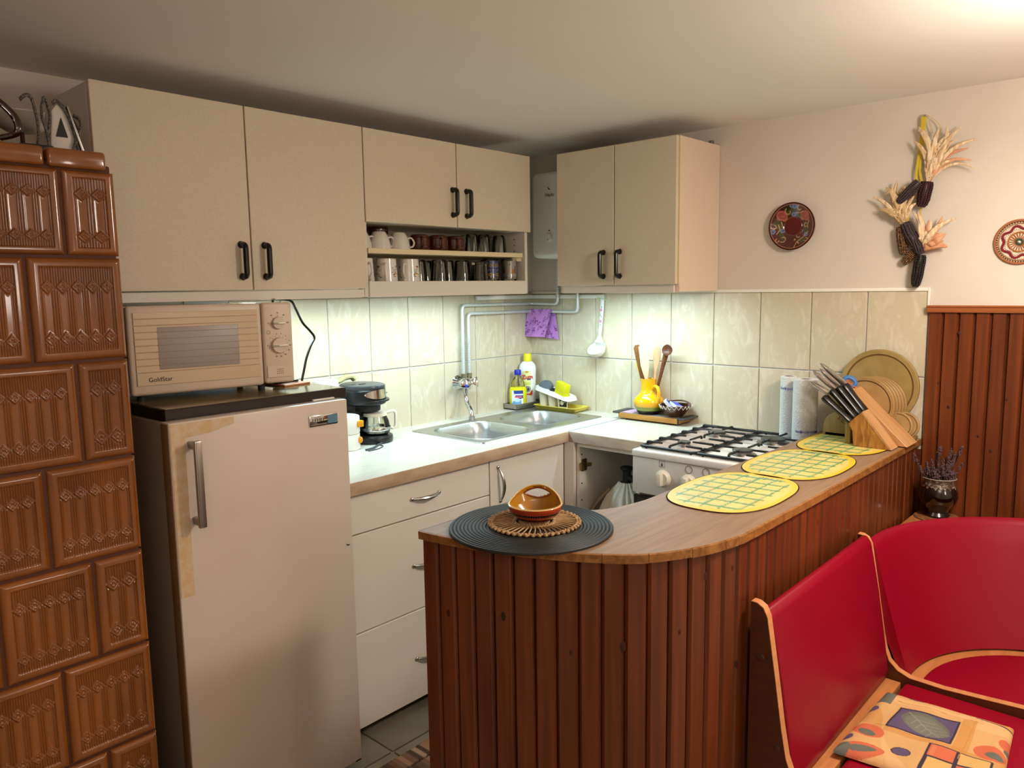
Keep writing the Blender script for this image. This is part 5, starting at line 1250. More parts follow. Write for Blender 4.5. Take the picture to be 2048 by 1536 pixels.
# closing strip round the eye
bm = B(); pts = []
for k in range(40):
    a_ = 2*math.pi*k/40; ca, sa = math.cos(a_), math.sin(a_); dt = .64*abs(ca)**(2/1.6)*(1 if ca > 0 else -1); dz = .0125*abs(sa)**(2/1.3)*(1 if sa > 0 else -1)
    zq = .0475+dz; th_ = fd+dt; rz_ = .036+.031*max(math.cos(dt), 0)**1.3; T_ = (zq/rz_)**(1/1.15); rr_ = np.interp(T_, [0, .12, .5, .85, 1], [.034, .041, .055, .062, .0625])*(1-.10*max(math.cos(dt), 0)*T_)-.00225
    pts.append((bcx+rr_*math.cos(th_), bcy+rr_*math.sin(th_), bcz+zq))
tube(bm, pts, .0030, 8, True); part('eye_rim', bm, mat('eye_rim_glaze', '#7a3a12', rough=.15), hb)
# ------------------------------------------------------------------ knife block, boards, paper rolls
M_kb1 = mat('knife_block_oak', '#a87636', rough=.4, col2='#7d4e1f', scale=(30, 30, 8), detail=4, lo=.35, hi=.65, dist=2.2)
M_kb2 = mat('knife_block_top', '#c99a69', rough=.4, col2='#b98656', scale=(60, 8, 8))
kb = thing('knife_block', 'two part slanted wooden knife block on the far place mat', 'knife block', (-.2, -1.72, BZ+.003))
kz = BZ+.0031
bm = B(); prism(bm, [(-1.640, kz+.076), (-1.683, kz+.116), (-1.776, kz), (-1.660, kz), (-1.655, kz+.050)], 'x', -.290, -.220, .0015, 1); f1 = part('front_block', bm, M_kb1, kb)
bm = B(); prism(bm, [(-1.598, kz+.162), (-1.618, kz+.178), (-1.806, kz), (-1.715, kz)], 'x', -.212, -.098, .0015, 1); part('back_block', bm, M_kb2, kb)
part('front_block_face', (lambda b: (prism(b, [(-1.6835, kz+.1165), (-1.7765, kz+.0005), (-1.779, kz+.0005), (-1.6855, kz+.1185)], 'x', -.2895, -.2205), b)[1])(B()), M_kb2, f1)
def knife(nm, label, base, tip, m, w0, silver, grp):
    t = thing(nm, label, 'knife', base, 0, grp); b_, tp = Vector(base), Vector(tip); pts = [b_+(tp-b_)*k for k in ((0, .12, .3, .55, .8, .94, 1) if silver else (0, .06, .25, .5, .75, .92, .98, 1))]
    ws = [w0*k for k in ((.75, .85, 1.0, 1.0, .85, .55, .15) if silver else (.9, 1, .92, .88, .95, 1.1, .95, .5))]
    bm = B(); tube(bm, pts, ws, 14, flat=.62); h_ = part('handle', bm, m, t)
    bm = B(); tube(bm, [b_+(tp-b_)*.04, b_-(tp-b_)*.35], [.006, .004], 8, flat=.3); part('blade', bm, M_steel, t)
    return t
for i, (xo, k_) in enumerate(((-.281, 'nearest the viewer'), (-.265, 'second'), (-.250, 'third'), (-.233, 'fourth'))):
    b_, tp = (((-.282, -1.648, kz+.080), (-.288, -1.556, kz+.158)), ((-.263, -1.656, kz+.092), (-.268, -1.574, kz+.180)), ((-.246, -1.665, kz+.102), (-.248, -1.590, kz+.190)), ((-.230, -1.675, kz+.110), (-.230, -1.604, kz+.196)))[i]
    knife('table_knife', ('black handled knife at the lower front of the knife block', 'black handled knife second in the front row of the block', 'black handled knife third in the front row of the block', 'black handled knife next to the tall back block')[i], b_, tp, M_black, .0195, False, 'black handled knives in the block')
M_silv = mat('silver_handle', '#b4aca4', rough=.25, metal=.9)
for i, (b_, tp, lb_) in enumerate((((-.245, -1.585, kz+.150), (-.272, -1.502, kz+.202), 'silver handled knife lowest of the four silver ones'), ((-.222, -1.580, kz+.170), (-.258, -1.506, kz+.238), 'silver handled knife in front of the paper roll'),
                                ((-.188, -1.585, kz+.172), (-.230, -1.518, kz+.244), 'short silver handled knife between the two long ones'), ((-.160, -1.606, kz+.172), (-.215, -1.514, kz+.262), 'silver handled knife beside the blue scissors'))):
    knife('steel_knife', lb_, b_, tp, M_silv, .0155, True, 'silver handled knives in the block')
sc = thing('scissors', 'blue and orange handled scissors stuck in the back of the knife block', 'scissors', (-.13, -1.6, kz+.17))
M_blu = mat('blue_handle', '#3f78b5', rough=.4); M_or = mat('orange_handle', '#d9663a', rough=.4)
sd = Vector((-.03, .088, .056)).normalized(); s0 = Vector((-.135, -1.606, kz+.178)); side = sd.cross(Vector((-.84, -.54, 0))).normalized()
def loopat(c, rl, rw, r_, m, nm):
    bm = B(); tube(bm, [c+sd*rl*math.cos(R(a_))+side*rw*math.sin(R(a_)) for a_ in range(0, 360, 15)], r_, 8, True); return part(nm, bm, m, sc)
loopat(s0+sd*.070-side*.012, .036, .010, .0085, M_blu, 'long_loop'); loopat(s0+sd*.022+side*.006, .019, .014, .0080, M_blu, 'round_loop'); loopat(s0+sd*.022+side*.006, .012, .0085, .0045, M_or, 'inner_lining')
bm = B(); tube(bm, [s0+sd*.01, s0-sd*.03], [.009, .006], 8, flat=.4); part('shank', bm, M_or, sc)
# board rack with round boards
M_rack = mat('rack_wood', '#9c8450', rough=.5, col2='#8a7340', scale=(60, 60, 8))
rk = thing('board_rack', 'small carved wooden rack for round boards behind the knife block', 'rack', (-.2, -1.6, BZ+.003))
bm = B(); prism(bm, [(-1.508, kz), (-1.508, kz+.030), (-1.512, kz+.052), (-1.525, kz+.072), (-1.550, kz+.086), (-1.585, kz+.090), (-1.600, kz+.09), (-1.600, kz)], 'x', -.150, -.136, .002); fp = part('front_panel', bm, M_rack, rk)
bm = bx((-.262, -1.640, kz), (-.150, -1.622, kz+.095), .002); part('post', bm, M_rack, rk)
bm = B(); prism(bm, [(-1.545, kz+.090), (-1.590, kz+.125), (-1.60, kz+.090)], 'x', -.150, -.136, .002); part('crest', bm, M_rack, fp)
text('carved_word', 'YER', .030, mat('carved_brown', '#6e4a22', rough=.6), fp, frame((-.1508, -1.578, kz+.058), (0, -.85, -.5), (0, -.5, .85)), .0006)
part('base', bx((-.15, -1.79, kz), (-.03, -1.515, kz+.012), .002), M_rack, rk)
def board(nm, label, cx, cy, cz, r_, th_, m, tilt, grp=None):
    t = thing(nm, label, 'board', (cx, cy, cz), 0, grp)
    m_ = Matrix.Translation((cx, cy, cz)) @ Matrix.Rotation(R(tilt), 4, 'Y') @ Matrix.Rotation(R(-90), 4, 'Y')
    bm = B(); lathe(bm, [(0, 0), (r_-.003, 0), (r_, .003), (r_, th_-.003), (r_-.003, th_), (r_*.875, th_), (r_*.868, th_-.0035), (r_*.835, th_-.0035), (r_*.828, th_), (0, th_)], 72, mtx=m_); part('disc', bm, m, t)
    bm = B(); lathe(bm, [(r_*.8670, th_-.0032), (r_*.8355, th_-.0032)], 72, mtx=m_); part('groove', bm, mat('groove_brown', '#6d4a1e', rough=.6), t)
    return t
M_bd = mat('round_board_wood', '#a08654', rough=.45, col2='#8d7443', scale=(12, 12, 14), detail=4, dist=.5)
M_bd2 = mat('small_board_wood', '#ad8c60', rough=.45, col2='#967549', scale=(14, 14, 14), detail=4)
board('round_board', 'large round wooden board with a groove leaning on the tiled wall', -.034, -1.658, kz+.172, .132, .016, M_bd, 4)
for i in range(5):
    board('small_board', ('small round board in front of the rack row with a groove ring', 'small round board second in the rack row', 'small round board third in the rack row', 'small round board fourth in the rack row', 'small round board at the wall end of the rack row')[i], -.096+.0105*i, -1.632-.0065*i, kz+.112, .099, .0095, M_bd2, 4, 'small round boards in the rack')
for i, (xx, yy) in enumerate(((-.082, -1.740), (-.066, -1.757))):
    board('small_board', ('low small disc board behind the knife block', 'low small disc board against the wall behind the other one')[i], xx, yy, kz+.048, .047, .012, M_bd2, 5, 'low disc boards behind the block')
M_pap = mat('paper_towel', '#d7d7d8', rough=.9, bump=.5, bscale=180)
def roll(label, cx, cy, z0, r_, h, words):
    t = thing('paper_roll', label, 'paper roll', (cx, cy, z0))
    bm = B(); lathe(bm, [(.018, h), (r_-.003, h), (r_, h-.003), (r_, .003), (r_-.003, 0), (.018, 0)], 40, (cx, cy, z0), closed=True); b_ = part('paper', bm, M_pap, t)
    bm = B(); lathe(bm, [(.016, h-.001), (.0185, h-.001), (.0185, .001), (.016, .001)], 24, (cx, cy, z0), closed=True); part('core', bm, mat('cardboard_core', '#7c6656', rough=.8), t)
    for a_, zz_, s_ in words:
        px, py = cx+(r_+.0002)*math.cos(R(a_)), cy+(r_+.0002)*math.sin(R(a_))
        text('printed_word', 'Emily', .0125, mat('blue_print', '#4a5cae', rough=.8), b_, frame((px, py, z0+zz_), (-math.sin(R(a_)), math.cos(R(a_)), 0), (0, 0, s_)), .0004)
    return t
roll('slim roll of paper towel at the back of the cooker', -.055, -1.340, GZ, .0300, .232, ((218, .185, 1), (165, .187, 1), (268, .187, 1)))
roll('thick roll of paper towel beside the knife block', -.105, -1.424, GZ, .0440, .232, ((232, .040, 1), (202, .040, 1), (176, .040, 1), (262, .04, 1)))
# ------------------------------------------------------------------ corner bench
bn = thing('bench', 'straight red vinyl bench section with brown end panels along the bar', 'bench', (-1.0, -2.05, 0))
prof_d = [(-1.800, .0), (-1.800, .722), (-1.812, .721), (-1.826, .714), (-1.836, .695), (-1.859, .564), (-1.880, .438), (-1.888, .400), (-1.900, .368), (-1.923, .346), (-1.955, .334), (-2.04, .332), (-2.149, .339), (-2.30, .350), (-2.36, .345), (-2.375, .32), (-2.36, .28), (-2.34, 0)]
prof_e = [(-1.800, .0), (-1.800, .744), (-1.814, .743), (-1.828, .735), (-1.838, .715), (-1.858, .59), (-1.876, .47), (-1.888, .405), (-1.902, .368), (-1.925, .346), (-1.957, .334), (-2.04, .332), (-2.149, .339), (-2.30, .350), (-2.36, .345), (-2.375, .32), (-2.36, .28), (-2.34, 0)]
for nm, pf, x0 in (('end_panel', prof_e, -1.346), ('divider_panel', prof_d, -.652)):
    bm = B(); prism(bm, pf, 'x', x0, x0+.020); pn = part(nm, bm, M_dkwood, bn, 20)
    bm = B(); t = bmesh.new(); rows = []
    for y_, z_ in pf[1:-1]:
        rows.append([t.verts.new((x0-.0006, y_, z_)), t.verts.new((x0-.0004, y_-.0012, z_+.0016)), t.verts.new((x0+.0204, y_-.0012, z_+.0016)), t.verts.new((x0+.0206, y_, z_))])
    for a_, b_ in zip(rows[:-1], rows[1:]):
        for k in range(3): t.faces.new((a_[k], a_[k+1], b_[k+1], b_[k]))
    merge(bm, t); part('edge_band', bm, M_beech, pn, 50)
    bm = B()
    for y_, z_ in ((-1.826, .62), (-1.868, .42), (-1.86, .20)): lathe(bm, [(.008, 0), (.007, .002), (0, .003)], 16, mtx=Matrix.Translation((x0, y_, z_)) @ Matrix.Rotation(R(-90), 4, 'Y'))
    part('bolt_caps', bm, mat('brown_cap', '#4a2a18', rough=.4), pn)['kind'] = 'stuff'
bk_p = [(-1.806, .690), (-1.808, .712), (-1.816, .724), (-1.828, .724), (-1.840, .708), (-1.850, .66), (-1.867, .57), (-1.886, .45), (-1.901, .345), (-1.897, .318), (-1.880, .318), (-1.860, .45)]
bm = B(); prism(bm, bk_p, 'x', -1.324, -.655, .004, 2); part('backrest', bm, M_red, bn, 50)
part('back_rail', bx((-1.324, -1.935, .285), (-.654, -1.880, .316), .002), mat('beech_rail', '#bf7c4a', rough=.4, col2='#b06e3e', scale=(6, 60, 60)), bn)
part('seat_frame', bx((-1.324, -2.35, .262), (-.654, -1.90, .285), .001), M_dkwood, bn)
part('seat_cushion', bx((-1.322, -2.37, .286), (-.656, -1.945, .324), .014, 4), M_red, bn)
cb_ = thing('corner_bench', 'curved red vinyl corner bench with a beech rail', 'bench', (-.4, -2.2, 0))
CC = (-.585, -2.352); a0, a1 = R(-5), R(97)
cb_prof = [(.545, .60), (.546, .672), (.541, .692), (.530, .702), (.517, .698), (.507, .680), (.492, .62), (.470, .54), (.438, .43), (.404, .325), (.422, .318), (.48, .45)]
def sweep(prof, nm, m, sm):
    bm = B(); t = bmesh.new(); rows = []
    for k in range(51):
        if k < 50: a_ = a0+(R(90)-a0)*k/49; ox = CC[0]; cx_, sx_ = math.cos(a_), math.sin(a_)
        else: ox = -.6305; cx_, sx_ = 0, 1
        rows.append([t.verts.new((ox+r_*cx_, CC[1]+r_*sx_, z_)) for r_, z_ in prof])
    n = len(prof)
    for A1, B1 in zip(rows[:-1], rows[1:]):
        for k in range(n): t.faces.new((A1[k], A1[(k+1) % n], B1[(k+1) % n], B1[k]))
    t.faces.new(rows[0]); t.faces.new(rows[-1][::-1]); merge(bm, t); return part(nm, bm, m, cb_, sm)
sweep(cb_prof, 'backrest', M_red, 50)
sweep([(.430, .285), (.430, .318), (.372, .318), (.372, .285)], 'back_rail', MATS['beech_rail'], 35)
bm = B(); P = [(CC[0]+.376*math.cos(a0+(R(90)-a0)*i/30), CC[1]+.376*math.sin(a0+(R(90)-a0)*i/30)) for i in range(31)]+[(-.63, -1.976), (-.63, -2.36), (-.25, -2.75), (-.19, -2.45)]
prism(bm, P, 'z', .275, .322, .010, 3); part('seat_cushion', bm, M_red, cb_, 50)
bm = B(); prism(bm, P, 'z', .23, .275); part('seat_frame', bm, M_dkwood, cb_)
bm = B(); P = [(-.035, -1.800), (-.035, -2.36)]+[(CC[0]+.536*math.cos(a0+(R(92)-a0)*i/30), CC[1]+.536*math.sin(a0+(R(92)-a0)*i/30)) for i in range(31)]+[(-.60, -1.800)]
csh = thing('corner_shelf', 'triangular wooden corner shelf behind the red corner bench', 'shelf', (-.2, -1.95, .63))
P2 = [(-.034, -1.803)]+[(CC[0]+.552*math.cos(R(48+d_)), CC[1]+.552*math.sin(R(48+d_))) for d_ in range(-32, 40, 4)]
P2 = [(-.034, -1.803), (-.034, -2.30)]+[(p[0], p[1]) for p in P2[1:] if p[0] < -.04 and p[1] < -1.806]+[(-.50, -1.803)]
bm = B(); prism(bm, P2, 'z', .628, .650); part('board', bm, mat('shelf_wood', '#b47444', rough=.35, col2='#a26336', scale=(20, 20, 20)), csh)
bm = B(); prism(bm, [(-.036, -1.806), (-.036, -1.9), (-.12, -1.806)], 'z', 0, .628); part('corner_post', bm, M_dkwood, csh)
vs0 = (-.080, -1.874)
cst = thing('coaster', 'round brown woven coaster under the dark vase', 'coaster', (vs0[0], vs0[1], .650)); bm = B(); lathe(bm, [(0, 0), (.068, 0), (.071, .002), (.068, .005), (.05, .004), (.048, .005), (0, .005)], 40, (vs0[0]-.004, vs0[1], .6505)); part('disc', bm, mat('coaster_brown', '#8a5a34', rough=.6, col2='#6d4224', scale=(50, 50, 50)), cst)
vz = .656
va = thing('vase', 'black glazed vase with pale drips at the neck on the corner shelf', 'vase', (vs0[0], vs0[1], vz))
M_vase = mat('black_vase_glaze', '#120806', rough=.07, coat=.7)
vprof = [(0, 0), (.036, 0), (.038, .006), (.031, .016), (.036, .028), (.053, .048), (.0595, .068), (.057, .088), (.049, .108), (.0455, .118), (.049, .128), (.052, .132), (.050, .1335), (.046, .127), (.042, .116), (.05, .09), (0, .03)]
bm = B(); lathe(bm, vprof, 48, (vs0[0], vs0[1], vz)); part('body', bm, M_vase, va)
bm = B(); lathe(bm, [(.050, .1285), (.0528, .1325), (.0505, .1345), (.0485, .133)], 48, (vs0[0], vs0[1], vz)); part('rim', bm, mat('pale_rim_glaze', '#8d8478', rough=.2, coat=.4), va)
U, V = np.meshgrid(np.linspace(0, 1, 120, endpoint=False), np.linspace(0, 1, 10))
ph_ = U*2*np.pi; low = .108-.006*np.abs(np.sin(ph_*6.5))**3-.005*np.abs(np.sin(ph_*11+1))**4
zz = .131+(low-.131)*V; rr_ = np.interp(zz, [p[1] for p in vprof[5:12]], [p[0] for p in vprof[5:12]])+.0007*(1-V**6)
grid('drip_glaze', vs0[0]+rr_*np.cos(ph_), vs0[1]+rr_*np.sin(ph_), vz+zz, mat('drip_glaze', '#4a3428', rough=.1, coat=.6, col2='#8d8478', scale=(90, 90, 200), lo=.38, hi=.52), va, closed_u=True)
lv = thing('lavender_bunch', 'bunch of dried lavender standing in the black vase', 'dried flowers', (vs0[0], vs0[1], vz+.03))
M_lav = mat('dried_lavender', '#4b3439', rough=.8, col2='#5d454c', scale=(200, 200, 200)); M_stem = mat('dry_stem', '#4a3222', rough=.8)
rs = random.Random(5)
sprigs = [(-1.45, .078, .078), (.5, .014, .100), (.2, .022, .095), (-.3, .045, .092), (-.2, .060, .088)]
cam_r = Vector((.674, -.739, 0))
tips = [(-.092, .082), (-.052, .058), (-.060, .040), (-.012, .112), (-.004, .086), (.040, .095), (.072, .108), (.058, .082), (.066, .052), (-.026, .060), (.012, .062), (.026, .072), (-.002, .050), (.040, .058), (-.034, .046), (.018, .044), (.054, .064), (.002, .070)]
for (sx, sz) in tips:
    b_ = Vector((vs0[0]+sx*.25*cam_r.x, vs0[1]+sx*.25*cam_r.y, vz+.06)); dpt = Vector((-.74, -.67, 0))*rs.uniform(-.02, .02)
    tp = Vector((vs0[0]+sx*cam_r.x, vs0[1]+sx*cam_r.y, vz+.130+sz))+dpt
    bm = B(); tube(bm, [b_, b_.lerp(tp, .5)+dpt*.1, tp], [.0011, .001, .0008], 5); sg = part('sprig', bm, M_stem, lv)
    bm = B(); L_ = .034 if sz > .06 else .03
    d_ = (tp-b_).normalized()
    for k in range(26):
        q = tp-d_*(L_*k/26)+Vector((rs.uniform(-1, 1), rs.uniform(-1, 1), rs.uniform(-1, 1)))*.0034; sphere(bm, q, rs.uniform(.0016, .0028), 5, (1, 1, 1.5))
    obj('blossom', bm, M_lav, sg)['kind'] = 'stuff'
bm = B()
for k in range(220):
    a_ = rs.uniform(0, 6.28); r_ = .052*math.sqrt(rs.random()); sphere(bm, (vs0[0]+r_*math.cos(a_), vs0[1]+r_*math.sin(a_), vz+.130+rs.uniform(-.004, .036)*(1-r_*6)), rs.uniform(.0018, .0034), 5, (1, 1, 1.4))
part('loose_blossom', bm, M_lav, lv)['kind'] = 'stuff'
# ------------------------------------------------------------------ cushion
cu_ = thing('seat_cushion', 'thin patterned square cushion with a leaf motif on the red bench', 'cushion', (-.93, -2.08, .325))
A_, B_, C_, D_ = np.array((-1.135, -1.915)), np.array((-.775, -1.930)), np.array((-.752, -2.222)), np.array((-1.095, -2.250))
N_ = 190; U, V = np.meshgrid(np.linspace(0, 1, N_), np.linspace(0, 1, N_))
dk, gr, co_, pu, tn, br_ = '#2e2637', '#5f6157', '#c0603f', '#554766', '#c79a63', '#b57a34'
S = [('n', 4, 5, .9, br_, .45), ('n', 6, 3, 1.2, '#d6ad7c', .5), ('r', .38, .20, .43, .92, br_, .5), ('r', .3, .66, .86, .76, br_, .55), ('r', .84, .1, .90, .7, '#d6ad7c', .5),
     ('r', .445, .205, .785, .64, pu), ('l', [(.445, .205), (.785, .205), (.785, .64), (.445, .64), (.445, .205)], .008, dk),
     ('e', .62, .43, .135, .195, .5, gr), ('e', .60, .44, .12, .17, .5, '#6a6c5f')]
mid = [(.50, .56), (.60, .43), (.74, .28)]
S += [('l', mid, .006, '#7d7f72')]+[('l', [(.60+k*.05, .43-k*.055), (.60+k*.05+.02, .43-k*.055+.12)], .004, '#7d7f72') for k in (-1.2, -.4, .4, 1.2)]+[('l', [(.60+k*.05, .43-k*.055), (.60+k*.05-.085, .43-k*.055-.02)], .004, '#7d7f72') for k in (-1.2, -.4, .4, 1.2)]
S += [('r', .78, .0, 1, .12, gr), ('e', .665, .02, .055, .05, 0, pu), ('e', .19, .385, .055, .06, .4, pu), ('l', [(.19+.055*math.cos(k/3), .385+.06*math.sin(k/3)) for k in range(20)], .004, dk), ('e', .98, .27, .05, .09, 0, pu),
      ('e', .33, .12, .085, .115, .3, co_), ('e', .30, .12, .04, .065, .3, gr), ('e', .07, .17, .07, .14, -.3, co_), ('e', .075, .17, .03, .09, -.3, gr), ('e', .19, .03, .05, .035, 0, pu), ('e', .04, .05, .06, .05, 0, gr),
      ('r', .03, .52, .385, .93, dk), ('r', .235, .535, .372, .70, co_), ('r', .045, .545, .22, .70, '#c9a05f'), ('r', .235, .725, .372, .915, '#c9a05f'), ('r', .045, .725, .22, .915, co_), ('r', .245, .545, .36, .58, tn, .3),
      ('e', .50, .89, .10, .105, .2, co_), ('e', .48, .92, .045, .06, .2, gr), ('e', .68, .985, .07, .06, 0, co_), ('e', .60, .995, .03, .03, 0, gr), ('e', .30, 1.0, .06, .05, 0, co_),
      ('l', [(.93, .74), (.92, 1.0)], .008, dk), ('r', .93, .8, 1, 1, br_, .6), ('l', [(.44, .13), (.44, .16), (.42, .40)], .002, '#9a6a3a'), ('l', [(.86, .15), (.85, .8)], .003, br_), ('l', [(.30, .72), (.86, .745)], .003, br_)]
Cc = paint(U, V, tn, S)
e_ = np.minimum(np.minimum(U, 1-U), np.minimum(V, 1-V)); hh = .004+.019*np.clip(1-(1-np.clip(e_/.10, 0, 1))**2, 0, 1)**.6+.0025*np.sin(U*13+V*5)*np.clip(e_*6, 0, 1)+.002*np.sin(V*17-U*6)*np.clip(e_*6, 0, 1)
wob = .006*np.sin(U*7+1)*np.sin(np.pi*V)
PX = (1-U)*(1-V)*A_[0]+U*(1-V)*B_[0]+U*V*C_[0]+(1-U)*V*D_[0]; PY = (1-U)*(1-V)*A_[1]+U*(1-V)*B_[1]+U*V*C_[1]+(1-U)*V*D_[1]+wob*(np.abs(V-.5)*2)**6
grid('cover', PX[::-1], PY[::-1], .3255+hh[::-1], amat('cushion_print', rough=.8, bump=.15, bscale=900), cu_, Cc[::-1])
e2 = e_[::6, ::6]; lift = .0018+.004*(1-np.clip(e2/.10, 0, 1))
grid('underside', PX[::6, ::6], PY[::6, ::6], .3235+lift, mat('cushion_back', '#b48a58', rough=.8), cu_)
# ------------------------------------------------------------------ wall decor
def polarplate(parent, nm, cy, cz, R0, zprof, colf, m, nr=70, na=220):
    """disc on wall x=0 facing -x; local u = right in view (-y), v = up"""
    T_, Q_ = np.meshgrid(np.linspace(0, 2*np.pi, na, endpoint=False), np.concatenate([np.linspace(.001, 1, nr), [1.0, .93, .001]]))
    u, v = Q_*np.cos(T_), Q_*np.sin(T_); h_ = zprof(Q_); h_[-2:] = .0; h_[-1] = .0
    return grid(nm, -.0045-h_, cy-u*R0, cz+v*R0, m, parent, colf(u, v, Q_), closed_u=True)
def platecol(u, v, q):
    S = []
    gd, bl, rs_, gn = '#b98a5a', '#66739c', '#9c5148', '#3d4020'
    S += [('e', -.55, .33, .2, .12, .3, gn), ('e', -.12, .62, .22, .15, .2, gn), ('e', .2, .42, .2, .10, -.3, gn), ('e', .55, -.08, .12, .28, .2, gn), ('e', -.55, -.02, .1, .22, -.2, gn), ('e', -.72, .12, .12, .12, 0, gn), ('e', .45, -.58, .2, .1, .3, gn), ('e', -.45, -.42, .1, .2, .5, gn), ('e', -.25, .78, .2, .1, .2, '#2e2a18')]
    for cx, cy_, s_ in ((-.46, .48, .22), (.52, .44, .2)):
        S += [('e', cx, cy_, s_, s_*.9, 0, rs_), ('e', cx+.08, cy_-.14, s_*.6, s_*.5, 0, rs_), ('e', cx-.1, cy_-.1, s_*.5, s_*.5, 0, '#a85c50')]
        for k in range(3): S.append(('l', [(cx+(.05+.05*k)*math.cos(t/2+k), cy_+(.05+.05*k)*math.sin(t/2+k)) for t in range(9)], .012, '#6e2a26'))
    for cx, cy_, s_ in ((.10, .84, .13), (-.02, .86, .1), (.22, .86, .09), (.02, .50, .10), (-.44, -.16, .11), (-.82, -.2, .11), (.58, -.36, .11), (.36, -.2, .08), (-.28, .2, .06)):
        S += [('e', cx, cy_, s_, s_*.85, .3, bl), ('e', cx, cy_, s_*.45, s_*.4, 0, '#3b4573')]
    def curl(cx, cy_, r_, a0_, n=10, s_=1): return ('l', [(cx+r_*(1-t/n*.5)*math.cos(a0_+s_*t*.5), cy_+r_*(1-t/n*.5)*math.sin(a0_+s_*t*.5)) for t in range(n)], .016, gd)
    S += [curl(-.2, .62, .14, 2), curl(.32, .74, .13, 1), curl(-.78, .02, .12, 3), curl(.25, -.4, .12, 1), curl(.55, .02, .1, 1), curl(-.6, -.58, .09, 2), curl(-.4, -.52, .14, 4), curl(.62, -.56, .09, 4),
          ('l', [(-.62, .1), (-.55, -.1), (-.66, -.3)], .018, gd), ('l', [(-.5, .2), (-.45, -.02), (-.36, -.08)], .018, gd), ('l', [(.12, -.92), (.2, -.66), (.5, -.44), (.68, -.24)], .016, gd), ('l', [(.7, .2), (.64, .0), (.66, -.1)], .018, gd),
          ('e', .10, -.56, .05, .03, .9, gd), ('e', .28, -.7, .05, .028, -.9, gd), ('l', [(.12, .56), (.32, .55), (.45, .6)], .015, gd)]
    C = paint(u, v, '#471811', S); r_ = np.hypot(u, v)
    C[(r_ < .42)] = hexc('#561710'); C[(r_ > .385) & (r_ < .41)] = hexc('#6d3a30'); C[(r_ > .93)] = hexc('#3a120c'); C[(r_ > .90) & (r_ < .935)] = hexc('#9a6446'); return C
wp = thing('wall_plate', 'dark red painted plate with roses hanging on the wall', 'plate', (-.01, -1.320, 1.656))
polarplate(wp, 'plate', -1.320, 1.656, .0885, lambda q: .006+.018*np.clip((q-.42)/.5, 0, 1)**1.2-.003*(np.abs(q-.39) < .02), platecol, amat('plate_glaze', rough=.14, coat=.5))
md_ = thing('wall_ornament', 'round beaded ornament with a red star ring on the wall', 'ornament', (-.01, -2.046, 1.562))
oc_ = (-2.046, 1.562)
def wallp(u, v, x=-.008): return (x, oc_[0]-u, oc_[1]+v)
bm = B(); lathe(bm, [(0, .003), (.068, .003), (.0695, .001), (.068, 0), (0, 0)], 60, mtx=Matrix.Translation((-.0042, oc_[0], oc_[1])) @ Matrix.Rotation(R(-90), 4, 'Y')); part('backing', bm, mat('cream_felt', '#d3c3ae', rough=.9), md_)
for r_, tr_r, col in ((.067, .0042, '#a0623a'), (.0575, .0018, '#a57a4e'), (.030, .0026, '#a86a34'), (.008, .003, '#2f4a36')):
    bm = B(); tube(bm, [wallp(r_*math.cos(R(a_)), r_*math.sin(R(a_)), -.0092) for a_ in range(0, 360, 5)], tr_r, 8, True); part('ring', bm, mat('thread_'+col[1:], col, rough=.6, bump=.4, bscale=500), md_)
bm = B(); tube(bm, [wallp((.046+.0045*math.cos(7*R(a_)))*math.cos(R(a_)), (.046+.0045*math.cos(7*R(a_)))*math.sin(R(a_)), -.0092) for a_ in range(0, 360, 4)], .0038, 8, True); part('red_ring', bm, mat('red_thread', '#7d1420', rough=.6, bump=.4, bscale=500), md_)
bm = B()
for k in range(52): a_ = 2*math.pi*k/52; sphere(bm, wallp(.0622*math.cos(a_), .0622*math.sin(a_), -.010), .0022, 6)
part('dark_beads', bm, mat('dark_bead', '#4d2410', rough=.4), md_)['kind'] = 'stuff'
bm = B()
for k in range(46): a_ = 2*math.pi*k/46; sphere(bm, wallp((.0375+.0035*math.cos(7*a_))*math.cos(a_), (.0375+.0035*math.cos(7*a_))*math.sin(a_), -.0095), .0022, 6, (1, 1, 1))
for k in range(60): a_ = 2*math.pi*k/60; sphere(bm, wallp((.0535)*math.cos(a_), (.0535)*math.sin(a_), -.009), .0019, 6)
part('pale_beads', bm, mat('pale_bead', '#e2d2c0', rough=.4), md_)['kind'] = 'stuff'
bm = B()
for k in range(20): a_ = 2*math.pi*k/20; tube(bm, [wallp(.009*math.cos(a_), .009*math.sin(a_), -.0085), wallp(.028*math.cos(a_), .028*math.sin(a_), -.0085)], .0016, 5)
part('spokes', bm, mat('orange_thread', '#96521f', rough=.6), md_)['kind'] = 'stuff'
bm = B(); sphere(bm, wallp(0, 0, -.011), .0035, 8); part('centre_bead', bm, MATS['pale_bead'], md_)
